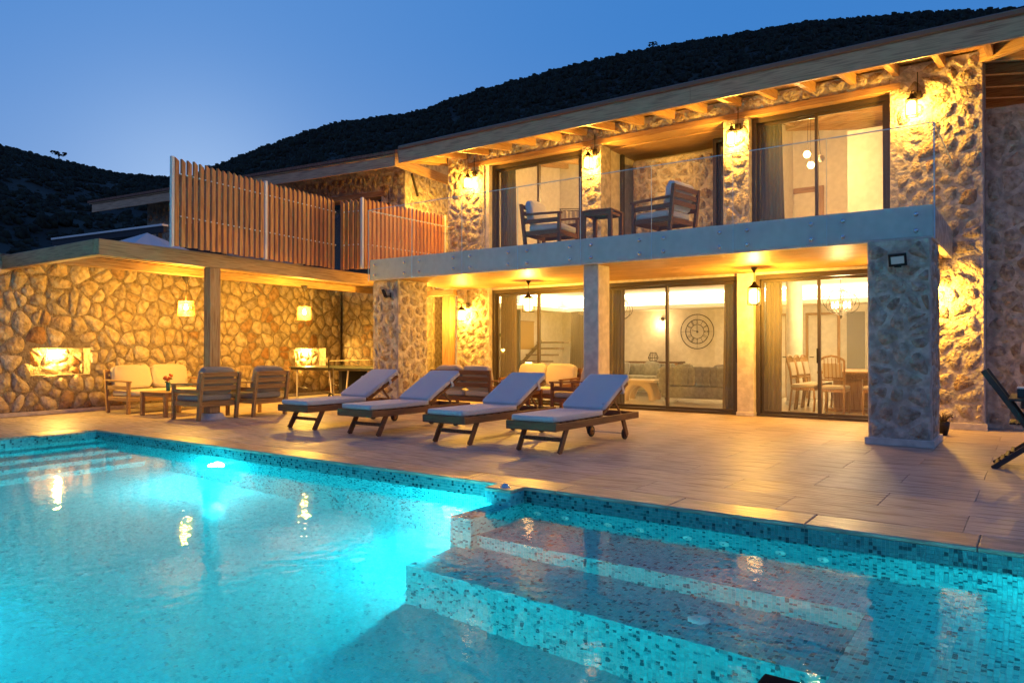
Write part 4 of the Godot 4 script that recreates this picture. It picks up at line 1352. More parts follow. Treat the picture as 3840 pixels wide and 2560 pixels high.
# ---------------------------------------------------------------- next door
func make_neighbours() -> void:
	var t := thing("neighbour_house", "dark unlit stone house next door with overhanging timber roof", "house", Vector3(-11.5, 0, -11.6), 0.11)
	var w := holder(t, "wall")
	span(w, "core", Vector3(-1.35, 0, -1.6), Vector3(-0.62, 5.6, -1.22), M.mortar, 0.01)
	masonry(w, Vector3(-1.33, 2.6, -1.22), Vector3.RIGHT, 0.68, 2.9, 501, 24, [], 0.28)
	span(w, "core", Vector3(-10.4, 0, -1.6), Vector3(-4.3, 5.6, -1.22), M.mortar, 0.01)
	masonry(w, Vector3(-10.38, 3.4, -1.22), Vector3.RIGHT, 1.2, 2.0, 502, 20)
	span(w, "core", Vector3(-4.299, 5.02, -1.6), Vector3(-1.351, 5.6, -1.22), M.mortar, 0.01)
	masonry(w, Vector3(-4.6, 5.05, -1.22), Vector3.RIGHT, 3.2, 0.4, 503, 12)
	span(w, "side_core", Vector3(-0.9, 0, -6.5), Vector3(-0.62, 6.0, -1.61), M.mortar, 0.01)
	masonry(w, Vector3(-0.62, 2.6, -1.4), Vector3.FORWARD, 3.6, 3.0, 504, 40, [], 0.24)
	span(t, "lintel", Vector3(-4.6, 4.90, -1.55), Vector3(-1.2, 5.019, -1.18), M.pine_own_x, 0.006)
	span(t, "opening_glass", Vector3(-4.3, 2.6, -1.9), Vector3(-1.35, 4.9, -1.88), M.pane, 0.0)
	span(t, "room_back", Vector3(-10.0, 0.0, -6.0), Vector3(-0.95, 5.6, -5.9), M.dark_fill, 0.0)
	var win := holder(t, "window", Vector3(-8.6, 3.3, -1.21))
	span(win, "frame", Vector3(-0.06, 0, 0), Vector3(0.0, 1.5, 0.05), M.alu)
	span(win, "frame", Vector3(1.7, 0, 0), Vector3(1.76, 1.5, 0.05), M.alu)
	span(win, "frame", Vector3(0.0, 1.44, 0), Vector3(1.7, 1.5, 0.05), M.alu)
	span(win, "pane", Vector3(0.0, 0, 0.01), Vector3(1.7, 1.44, 0.02), M.iron, 0.0)
	var rf := holder(t, "roof")
	span(rf, "fascia", Vector3(-11.2, 5.2, -0.04), Vector3(0.0, 5.43, 0.0), M.fascia, 0.004)
	bar(rf, "bargeboard", Vector3(0.02, 5.32, 0.0), Vector3(0.02, 5.30, -4.4), 0.04, 0.22, M.pine_own)
	part(rf, "boarding", slab_from([Vector3(-11.3, 5.44, 0.02), Vector3(0.05, 5.44, 0.02), Vector3(0.05, 7.0, -6), Vector3(-11.3, 7.0, -6)], 0.03), M.pine_own)
	part(rf, "tile_bed", slab_from([Vector3(-11.34, 5.475, 0.05), Vector3(0.08, 5.475, 0.05), Vector3(0.08, 7.04, -6), Vector3(-11.34, 7.04, -6)], 0.07), M.roof_tile)
	for i in 18:
		bar(rf, "rafter", Vector3(-0.3 - i * 0.62, 5.36, -0.05), Vector3(-0.3 - i * 0.62, 5.36 + 0.39, -1.5), 0.08, 0.14, M.pine_own)
	bar(rf, "downpipe", Vector3(0.05, 5.15, -0.6), Vector3(-0.2, 4.78, -1.16), 0.05, 0.05, M.iron)
	var lan := wall_lantern(t.transform * Vector3(-1.15, 4.45, -1.02), "unlit lantern on the wall of the dark house next door", 0.0, false)
	lan.rotation.y = 0.11
	# the lamp in the gap between the two houses
	wall_lantern(Vector3(-11.86, 1.98, -12.75), "lit lantern in the passage hidden behind the left stone column", 8.0)
	wall_lantern(Vector3(-11.22, 4.2, -13.35), "lit lantern on the end wall of the villa over the side passage", 6.0)
	# parasol and awning bar of the next garden
	var ps := thing("parasol", "pale closed-in parasol top showing above the pergola roof", "parasol", Vector3(-15.9, 0, -8.45))
	part(ps, "pole", tube([Vector3(0, 0, 0), Vector3(0, 3.7, 0)], 0.025, 8), M.white_metal)
	var cn := begin()
	for k in 8:
		var a0 := TAU * k / 8
		var a1 := TAU * (k + 1) / 8
		var p0 := Vector3(cos(a0) * 1.25, 3.22, sin(a0) * 1.25)
		var p1 := Vector3(cos(a1) * 1.25, 3.22, sin(a1) * 1.25)
		var ap := Vector3(0, 3.74, 0)
		var mid := (p0 + p1) * 0.5 * Vector3(0.94, 1, 0.94)
		tri(cn, p0, mid, ap, Vector3.UP)
		tri(cn, mid, p1, ap, Vector3.UP)
		quad(cn, p0, mid, mid - Vector3.UP * 0.12, p0 - Vector3.UP * 0.12, mid)
		quad(cn, mid, p1, p1 - Vector3.UP * 0.12, mid - Vector3.UP * 0.12, mid)
	part(ps, "canopy", done(cn), M.canvas)
	var ab := thing("awning_frame", "dark awning bar with a white top on the next terrace", "awning", Vector3(0, 0, 0))
	bar(ab, "beam", Vector3(-19.6, 3.78, -8.1), Vector3(-15.7, 3.84, -8.75), 0.10, 0.14, M.dark_fill)
	bar(ab, "cover", Vector3(-19.6, 3.87, -8.1), Vector3(-15.7, 3.93, -8.75), 0.16, 0.045, M.white_metal)
	bar(ab, "post", Vector3(-19.5, 0.0, -8.12), Vector3(-19.5, 3.7, -8.12), 0.09, 0.09, M.white_metal)
	bar(ab, "post", Vector3(-15.9, 0.0, -8.72), Vector3(-15.9, 3.76, -8.72), 0.09, 0.09, M.dark_fill)
	# climber seen through the passage
	var hd := thing("ivy_hedge", "dense leafy climber lit yellow at the end of the passage", "hedge", Vector3(-12.9, 0, -15.6), 0.05)
	rng.seed = 640
	for kind in 2:
		var mm := MultiMesh.new()
		mm.transform_format = MultiMesh.TRANSFORM_3D
		var lf := begin()
		tri(lf, Vector3(0, 0, 0), Vector3(0.03, 0.004, 0.035), Vector3(0, -0.006, 0.08), Vector3.UP)
		tri(lf, Vector3(0, 0, 0), Vector3(-0.03, 0.004, 0.035), Vector3(0, -0.006, 0.08), Vector3.UP)
		mm.mesh = done(lf)
		mm.instance_count = 3200
		for i in mm.instance_count:
			var p := Vector3(rng.randf_range(-1.2, 1.6), rng.randf_range(0.05, 2.9), 0)
			p.z = 0.10 + 0.14 * sin(p.x * 9.0 + p.y * 4.0) * cos(p.y * 7.0 - p.x * 3.0) + rng.randf_range(-0.1, 0.1)
			var b := Basis.from_euler(Vector3(rng.randf_range(-0.2, 1.5), rng.randf_range(-0.9, 0.9), rng.randf_range(-1, 1))).scaled(Vector3.ONE * rng.randf_range(0.7, 1.3))
			mm.set_instance_transform(i, Transform3D(b, p))
		var o := MultiMeshInstance3D.new()
		o.name = ["foliage", "pale_foliage"][kind]
		o.multimesh = mm
		o.material_override = [M.leaf, M.leaf_dry][kind]
		hd.add_child(o)
		o.set_meta("kind", "stuff")
	span(hd, "trellis", Vector3(-1.4, 0, -0.25), Vector3(1.8, 2.9, -0.18), M.dark_fill, 0.0)

# ---------------------------------------------------------------- garden furniture
func armchair(called: String, label: String, cat: String, at: Vector3, turn: float, w: float, seats: int, wm: String, cloth: Material, group := "", sd := 1) -> Node3D:
	var t := thing(called, label, cat, at, turn, group)
	var X: Material = M[wm + "_x"]
	var Y: Material = M[wm + "_y"]
	var Z: Material = M[wm + "_z"]
	var h := w * 0.5
	for s in [-1.0, 1.0]:
		bar(t, "leg", Vector3(s * (h - 0.03), 0, 0.33), Vector3(s * (h - 0.03), 0.575, 0.33), 0.06, 0.05, Y)
		bar(t, "leg", Vector3(s * (h - 0.03), 0, -0.33), Vector3(s * (h - 0.03), 0.80, -0.42), 0.06, 0.055, Y)
		bar(t, "armrest", Vector3(s * (h - 0.03), 0.59, 0.38), Vector3(s * (h - 0.03), 0.61, -0.37), 0.07, 0.03, Z)
		bar(t, "side_slat", Vector3(s * (h - 0.03), 0.475, 0.302), Vector3(s * (h - 0.03), 0.475, -0.35), 0.022, 0.075, Z)
		bar(t, "side_rail", Vector3(s * (h - 0.03), 0.27, 0.302), Vector3(s * (h - 0.03), 0.27, -0.32), 0.03, 0.075, Z)
	span(t, "front_rail", Vector3(-h + 0.061, 0.225, 0.315), Vector3(h - 0.061, 0.305, 0.345), X)
	for e in [[0.76, -0.415], [0.645, -0.399], [0.53, -0.381], [0.26, -0.335]]:
		box(t, "back_slat", Vector3(w - 0.124, 0.078, 0.022), Vector3(0, e[0], e[1]), X, Vector3(-0.14, 0, 0))
	for k in 6:
		box(t, "seat_slat", Vector3(w - 0.11, 0.018, 0.075), Vector3(0, 0.300, 0.26 - k * 0.105), X)
	var cw := (w - 0.13) / seats
	for k in seats:
		var cx := -(w - 0.13) * 0.5 + cw * (k + 0.5)
		part(t, "seat_cushion", pillow(Vector3(cw - 0.006, 0.12, 0.66), 0.22, 0.010, sd + k), cloth, Vector3(cx, 0.368, 0.02))
		part(t, "back_cushion", pillow(Vector3(cw - 0.01, 0.46, 0.15), 0.3, 0.02, sd + 10 + k), cloth, Vector3(cx, 0.655, -0.285), Vector3(-0.22, 0, 0.02 - 0.04 * (k % 2)))
	return t

func low_table(called: String, label: String, at: Vector3, turn: float, size: Vector3, wm: String) -> Node3D:
	var t := thing(called, label, "table", at, turn)
	var n := 5
	for k in n:
		var d := size.z / n
		box(t, "top_slat", Vector3(size.x, 0.028, d - 0.008), Vector3(0, size.y - 0.014, -size.z * 0.5 + d * (k + 0.5)), M[wm + "_x"])
	for s in [-1.0, 1.0]:
		box(t, "apron", Vector3(size.x - 0.14, 0.06, 0.022), Vector3(0, size.y - 0.06, s * (size.z * 0.5 - 0.04)), M[wm + "_x"])
		box(t, "apron", Vector3(0.022, 0.06, size.z - 0.14), Vector3(s * (size.x * 0.5 - 0.04), size.y - 0.06, 0), M[wm + "_z"])
		for q in [-1.0, 1.0]:
			box(t, "leg", Vector3(0.065, size.y - 0.03, 0.065), Vector3(s * (size.x * 0.5 - 0.035), (size.y - 0.03) * 0.5, q * (size.z * 0.5 - 0.035)), M[wm + "_y"])
	return t

func make_lounger() -> Node3D:
	# foot end at z = 0, the head towards -z
	var t := thing("sun_lounger", "leftmost teak sun lounger with white mattress and raised back", "sun lounger", Vector3.ZERO, 0.0, "sun loungers in a row by the pool")
	var X: Material = M.teak_x
	var Y: Material = M.teak_y
	var Z: Material = M.teak_z
	for s in [-1.0, 1.0]:
		span(t, "side_rail", Vector3(s * 0.315 - 0.017, 0.268, -2.12), Vector3(s * 0.315 + 0.017, 0.352, -0.036), Z, 0.005)
		bar(t, "front_leg", Vector3(s * 0.285, 0.0, -0.17), Vector3(s * 0.285, 0.335, -0.36), 0.026, 0.078, Y, 0.004)
		bar(t, "rear_leg", Vector3(s * 0.282, 0.05, -1.86), Vector3(s * 0.282, 0.335, -1.72), 0.026, 0.075, Y, 0.004)
		var wh := holder(t, "wheel", Vector3(s * 0.252, 0.075, -1.86), Vector3(0, 0, PI / 2))
		part(wh, "tyre", lathe([Vector2(0.056, -0.014), Vector2(0.074, -0.013), Vector2(0.075, 0.0), Vector2(0.074, 0.013), Vector2(0.056, 0.014)], 20), M.rubber)
		part(wh, "hub", lathe([Vector2(0.001, 0.012), Vector2(0.02, 0.012), Vector2(0.057, 0.009), Vector2(0.057, -0.009), Vector2(0.02, -0.012), Vector2(0.001, -0.012)], 14), M.teak_y)
		bar(t, "back_rail", Vector3(s * 0.255, 0.352, -1.20), Vector3(s * 0.255, 0.735, -1.93), 0.024, 0.042, Z, 0.004)
		bar(t, "prop", Vector3(s * 0.22, 0.55, -1.60), Vector3(s * 0.22, 0.30, -1.84), 0.018, 0.032, Z, 0.003)
	span(t, "foot_board", Vector3(-0.345, 0.268, -0.035), Vector3(0.345, 0.366, 0.0), X, 0.006)
	span(t, "head_board", Vector3(-0.297, 0.27, -2.118), Vector3(0.297, 0.35, -2.09), X, 0.005)
	bar(t, "stretcher", Vector3(-0.272, 0.15, -0.255), Vector3(0.272, 0.15, -0.255), 0.024, 0.045, X, 0.003)
	bar(t, "axle", Vector3(-0.27, 0.075, -1.86), Vector3(0.27, 0.075, -1.86), 0.016, 0.016, M.steel, 0.002)
	for k in 8:
		box(t, "slat", Vector3(0.596, 0.018, 0.085), Vector3(0, 0.352, -0.12 - k * 0.145), X, Vector3.ZERO, 0.003)
	for k in 6:
		box(t, "back_slat", Vector3(0.54, 0.016, 0.08), Vector3(0, 0.395 + 0.068 * k, -1.25 - 0.13 * k), X, Vector3(-0.483, 0, 0), 0.003)
	part(t, "seat_mattress", pillow(Vector3(0.61, 0.072, 1.20), 0.14, 0.006, 31), M.canvas, Vector3(0, 0.400, -0.615))
	part(t, "back_mattress", pillow(Vector3(0.61, 0.072, 0.84), 0.14, 0.006, 32), M.canvas, Vector3(0, 0.632, -1.545), Vector3(0.483, 0, 0))
	var st := holder(t, "strap", Vector3(0, 0.69, -1.685), Vector3(0.483, 0, 0))
	box(st, "band", Vector3(0.012, 0.125, 0.05), Vector3(0.312, -0.012, 0), M.canvas, Vector3.ZERO, 0.002)
	box(st, "band", Vector3(0.012, 0.125, 0.05), Vector3(-0.312, -0.012, 0), M.canvas, Vector3.ZERO, 0.002)
	box(st, "band", Vector3(0.636, 0.006, 0.05), Vector3(0, -0.078, 0), M.canvas, Vector3.ZERO, 0.002)
	return t

func make_garden_furniture() -> void:
	var l := make_lounger()
	l.position = Vector3(-8.925, 0, -6.92)
	copy(l, "second teak sun lounger from the left, between leftmost and third", Vector3(-7.60, 0, -6.92))
	copy(l, "third teak sun lounger from the left, in front of the teak sofa", Vector3(-6.02, 0, -6.94))
	copy(l, "rightmost and nearest teak sun lounger, in front of the square column", Vector3(-4.70, 0, -6.93))
	# seats under the pergola
	armchair("garden_sofa", "light wood two seat sofa with cream cushions against the stone wall", "sofa", Vector3(-13.80, 0, -7.58), PI / 2 + 0.06, 1.66, 2, "oil", M.cream_cloth, "seats under the pergola", 3)
	armchair("garden_armchair", "light wood armchair seen from behind at the pergola post", "armchair", Vector3(-11.64, 0, -7.21), -PI / 2 + 0.08, 0.80, 1, "oil", M.grey_cloth, "seats under the pergola", 5)
	armchair("garden_armchair", "light wood armchair seen from behind, right of the pergola post", "armchair", Vector3(-11.54, 0, -8.16), -PI / 2 + 0.10, 0.78, 1, "oil", M.grey_cloth, "seats under the pergola", 6)
	low_table("coffee_table", "low light wood table with a flower glass beside the cream sofa", Vector3(-12.76, 0, -7.26), 0.05, Vector3(0.78, 0.43, 0.78), "oil")
	var vs := thing("flower_glass", "green glass with red and orange flowers on the coffee table", "vase", Vector3(-12.80, 0.431, -7.20))
	var gm := mat(lin(0.05, 0.22, 0.16), 0.1)
	part(vs, "glass", lathe([Vector2(0.001, 0.0), Vector2(0.034, 0.002), Vector2(0.042, 0.15), Vector2(0.038, 0.15), Vector2(0.03, 0.01)], 14), gm)
	rng.seed = 71
	var red := mat(lin(0.55, 0.06, 0.03), 0.6)
	var ora := mat(lin(0.62, 0.17, 0.04), 0.6)
	for k in 9:
		var a := rng.randf() * TAU
		var q := Vector3(cos(a) * rng.randf_range(0.02, 0.09), rng.randf_range(0.19, 0.30), sin(a) * rng.randf_range(0.02, 0.09))
		part(vs, "stalk", tube([Vector3(0, 0.05, 0), q * Vector3(0.6, 0.8, 0.6), q], 0.003, 4), M.leaf)
		part(vs, "flower", blob(rng, 0.25, 7), red if k % 2 else ora, q, Vector3.ZERO).scale = Vector3.ONE * rng.randf_range(0.022, 0.034)
	for k in 10:
		var a := rng.randf() * TAU
		part(vs, "leaf", blob(rng, 0.2, 5), M.leaf, Vector3(cos(a) * 0.06, rng.randf_range(0.15, 0.26), sin(a) * 0.06), Vector3(rng.randf(), rng.randf(), 0)).scale = Vector3(0.03, 0.008, 0.018)
	# teak set by the glass doors
	armchair("teak_sofa", "teak two seat sofa seen from behind between the second and third lounger", "sofa", Vector3(-8.72, 0, -10.95), PI, 1.42, 2, "teak", M.cream_cloth, "teak seats by the glass doors", 13)
	armchair("teak_sofa", "teak sofa with pale cushions facing the pool before the left glass doors", "sofa", Vector3(-8.15, 0, -12.35), 0.0, 1.50, 2, "teak", M.cream_cloth, "teak seats by the glass doors", 15)
	armchair("teak_armchair", "teak armchair turned sideways left of the square column", "armchair", Vector3(-6.78, 0, -11.55), -PI / 2, 0.78, 1, "teak", M.cream_cloth, "teak seats by the glass doors", 17)
	low_table("teak_table", "low teak table between the teak sofas", Vector3(-8.2, 0, -11.62), 0.0, Vector3(0.9, 0.42, 0.5), "teak")
	# balcony
	armchair("balcony_chair", "left balcony armchair with a blue grey cushion facing right", "armchair", Vector3(-7.06, 2.956, -11.10), PI / 2 + 0.1, 0.80, 1, "teak", M.canvas, "balcony chairs", 19)
	armchair("balcony_chair", "right balcony armchair facing left with slatted back to the corner", "armchair", Vector3(-4.92, 2.956, -11.12), -PI / 2 - 0.15, 0.80, 1, "teak", M.canvas, "balcony chairs", 21)
	low_table("balcony_table", "small square wooden table between the balcony chairs", Vector3(-5.98, 2.956, -11.0), 0.05, Vector3(0.56, 0.56, 0.5), "teak")
	# table tennis
	var tt := thing("tennis_table", "folding table tennis table with net in front of the stone wall", "table", Vector3(-13.32, 0, -12.1), 0.10)
	var green := mat(lin(0.10, 0.14, 0.12), 0.35)
	for s in [-1.0, 1.0]:
		box(tt, "half_top", Vector3(1.365, 0.022, 1.5), Vector3(s * 0.686, 0.75, 0), green, Vector3.ZERO, 0.003)
		for q in [-1.0, 1.0]:
			box(tt, "edge_line", Vector3(1.36, 0.003, 0.02), Vector3(s * 0.686, 0.7626, q * 0.735), M.white_metal, Vector3.ZERO, 0.0)
			bar(tt, "leg", Vector3(s * 1.22, 0, q * 0.62), Vector3(s * 1.22, 0.738, q * 0.62), 0.03, 0.03, M.white_metal)
			bar(tt, "leg", Vector3(s * 0.22, 0.08, q * 0.5), Vector3(s * 0.30, 0.738, q * 0.5), 0.03, 0.03, M.white_metal)
			bar(tt, "brace", Vector3(s * 1.2, 0.28, q * 0.60), Vector3(s * 0.25, 0.14, q * 0.5), 0.018, 0.018, M.alu)
			var wh := holder(tt, "wheel", Vector3(s * 0.22, 0.075, q * 0.53), Vector3(PI / 2, 0, 0))
			part(wh, "tyre", lathe([Vector2(0.05, -0.015), Vector2(0.075, -0.013), Vector2(0.075, 0.013), Vector2(0.05, 0.015)], 16), M.rubber)
			part(wh, "hub", lathe([Vector2(0.001, 0.01), Vector2(0.05, 0.008), Vector2(0.05, -0.008), Vector2(0.001, -0.01)], 12), M.steel)
		box(tt, "apron", Vector3(0.02, 0.05, 1.4), Vector3(s * 1.34, 0.715, 0), M.alu)
		box(tt, "apron", Vector3(1.3, 0.05, 0.02), Vector3(s * 0.686, 0.715, 0.70), M.alu)
	var net := holder(tt, "net", Vector3(0, 0.762, 0))
	var nm := begin()
	for k in 27:
		add_tube(nm, [Vector3(0, 0, -0.78 + k * 0.06), Vector3(0, 0.15, -0.78 + k * 0.06)], 0.0012, 3)
	for k in 4:
		add_tube(nm, [Vector3(0, k * 0.045, -0.80), Vector3(0, k * 0.045, 0.80)], 0.0014, 3)
	part(net, "mesh", done(nm), M.iron)
	box(net, "tape", Vector3(0.006, 0.014, 1.62), Vector3(0, 0.152, 0), M.white_metal, Vector3.ZERO, 0.001)
	for q in [-1.0, 1.0]:
		box(net, "net_post", Vector3(0.03, 0.26, 0.03), Vector3(0, 0.05, q * 0.83), M.iron)
	box(tt, "centre_frame", Vector3(0.10, 0.5, 0.9), Vector3(0, 0.42, 0), M.dark_fill)
	# dark folding chair and table at the right edge
	var fc := thing("folding_chair", "dark wooden folding chair with slatted back at the right edge", "chair", Vector3(-0.04, 0, -9.0), 0.0)
	for z in [-0.24, 0.24]:
		bar(fc, "back_leg", Vector3(-0.40, 0.98, z), Vector3(0.24, 0.0, z), 0.03, 0.055, M.black_wood)
		bar(fc, "front_leg", Vector3(0.24, 0.46, z * 0.86), Vector3(-0.33, 0.0, z * 0.86), 0.03, 0.05, M.black_wood)
	for k in 6:
		box(fc, "back_slat", Vector3(0.018, 0.058, 0.45), Vector3(-0.40 + 0.052 * k, 0.945 - 0.079 * k, 0), M.black_wood, Vector3(0, 0, 0.58))
	for k in 7:
		box(fc, "seat_slat", Vector3(0.055, 0.02, 0.42), Vector3(-0.16 + 0.065 * k, 0.455, 0), M.black_wood)
	for k in 4:
		bar(fc, "stretcher", Vector3(-0.30 + 0.045 * k, 0.04 + 0.045 * k, -0.22), Vector3(-0.30 + 0.045 * k, 0.04 + 0.045 * k, 0.22), 0.03, 0.02, M.black_wood)
	var ft := thing("garden_table", "dark slatted garden table cut by the right edge", "table", Vector3(0.62, 0, -9.1))
	for k in 8:
		box(ft, "top_slat", Vector3(1.7, 0.026, 0.105), Vector3(0, 0.70, -0.42 + k * 0.12), M.black_wood)
	box(ft, "apron", Vector3(1.5, 0.07, 0.025), Vector3(0, 0.648, 0.40), M.black_wood)
	for s in [-1.0, 1.0]:
		for q in [-1.0, 1.0]:
			box(ft, "leg", Vector3(0.06, 0.685, 0.06), Vector3(s * 0.55, 0.342, q * 0.36), M.black_wood)
	var bx := thing("serving_box", "small dark box with a white lid on the garden table", "box", Vector3(-0.06, 0.714, -8.85))
	box(bx, "body", Vector3(0.2, 0.09, 0.2), Vector3(0, 0.045, 0), M.dark_fill)
	box(bx, "lid", Vector3(0.205, 0.015, 0.205), Vector3(0, 0.098, 0), M.white_metal)
	var pt := thing("black_pot", "black spiky pot plant on the floor behind the big stone column", "plant pot", Vector3(-1.06, 0, -11.75))
	part(pt, "pot", lathe([Vector2(0.001, 0.0), Vector2(0.05, 0.0), Vector2(0.075, 0.12), Vector2(0.08, 0.18), Vector2(0.06, 0.19)], 14), M.iron)
	rng.seed = 33
	for k in 22:
		var a := rng.randf() * TAU
		part(pt, "leaf", tube([Vector3(cos(a) * 0.02, 0.17, sin(a) * 0.02), Vector3(cos(a) * 0.07, 0.24 + rng.randf() * 0.05, sin(a) * 0.07), Vector3(cos(a) * 0.12, 0.24 + rng.randf() * 0.06, sin(a) * 0.12)], 0.006, 4), M.bark)

# ---------------------------------------------------------------- inside
func drape(label: String, at: Vector3, w: float, h: float, folds: int, sd: int, group := "door curtains") -> void:
	var t := thing("curtain", label, "curtain", at, 0.0, group)
	part(t, "cloth", curtain_mesh(w, h, folds, 0.035, sd), M.curtain)
	part(t, "rail", tube([Vector3(-w * 0.5, 0.008, 0), Vector3(w * 0.5, 0.008, 0)], 0.008, 6), M.iron)

func orb(label: String, at: Vector3, lit: bool) -> void:
	var t := thing("orb_chandelier", label, "chandelier", at, 0.3, "wire orb chandeliers")
	var w := begin()
	for k in 4:
		var q := []
		for p in ring_pts(0.33, 32, 2):
			q.append((p * Vector3(1, 0.80, 1)).rotated(Vector3(1, 0, 0.4).normalized(), 0.35 * (k - 1.5)).rotated(Vector3.UP, k * PI / 4))
		add_tube(w, q, 0.006, 5, true)
	part(t, "wire_orb", done(w), M.iron)
	part(t, "finial", lathe([Vector2(0.001, -0.33), Vector2(0.03, -0.28), Vector2(0.012, -0.25), Vector2(0.008, 0.28)], 10), M.iron)
	part(t, "chain", tube([Vector3(0, 0.26, 0), Vector3(0, 2.62 - at.y, 0)], 0.006, 5), M.iron)
	for k in 6:
		var a := TAU * k / 6
		var p := Vector3(cos(a) * 0.15, -0.06, sin(a) * 0.15)
		part(t, "candle_arm", tube([Vector3(0, -0.2, 0), p * Vector3(0.6, 1, 0.6) + Vector3.DOWN * 0.12, p + Vector3.DOWN * 0.06], 0.006, 5), M.iron)
		part(t, "bulb", lathe([Vector2(0.001, -0.06), Vector2(0.013, -0.055), Vector2(0.024, 0.0), Vector2(0.012, 0.05), Vector2(0.001, 0.07)], 10), glow(Color(1.0, 0.88, 0.66), 20.0) if lit else M.white_metal, p)
	if lit:
		omni(t, Vector3(0, -0.02, 0), 5.5, Color(1.0, 0.84, 0.55), 0.15)

func dining_chair(label: String, at: Vector3, turn: float, cloth: Material) -> void:
	var t := thing("dining_chair", label, "chair", at, turn, "dining chairs")
	var Wm: Material = M.oil_y
	for s in [-1.0, 1.0]:
		part(t, "leg", tube([Vector3(s * 0.2, 0.0, 0.2), Vector3(s * 0.205, 0.2, 0.215), Vector3(s * 0.2, 0.44, 0.2)], 0.02, 6), Wm)
		part(t, "leg", tube([Vector3(s * 0.19, 0.0, -0.25), Vector3(s * 0.19, 0.44, -0.2), Vector3(s * 0.2, 0.75, -0.23), Vector3(s * 0.21, 0.98, -0.29)], 0.02, 6), Wm)
	part(t, "top_rail", tube([Vector3(-0.21, 0.98, -0.29), Vector3(-0.12, 1.035, -0.30), Vector3(0, 1.06, -0.305), Vector3(0.12, 1.035, -0.30), Vector3(0.21, 0.98, -0.29)], 0.022, 6), Wm)
	part(t, "low_rail", tube([Vector3(-0.19, 0.62, -0.22), Vector3(0.19, 0.62, -0.22)], 0.016, 6), Wm)
	for k in 5:
		bar(t, "spindle", Vector3(-0.13 + k * 0.065, 0.63, -0.222), Vector3(-0.13 + k * 0.065, 1.02, -0.298), 0.014, 0.014, Wm)
	box(t, "back_pad", Vector3(0.33, 0.26, 0.03), Vector3(0, 0.80, -0.235), cloth, Vector3(-0.18, 0, 0), 0.01)
	box(t, "apron", Vector3(0.42, 0.06, 0.42), Vector3(0, 0.43, 0), Wm)
	part(t, "seat", pillow(Vector3(0.46, 0.07, 0.46), 0.3, 0.004, 4), cloth, Vector3(0, 0.485, 0))

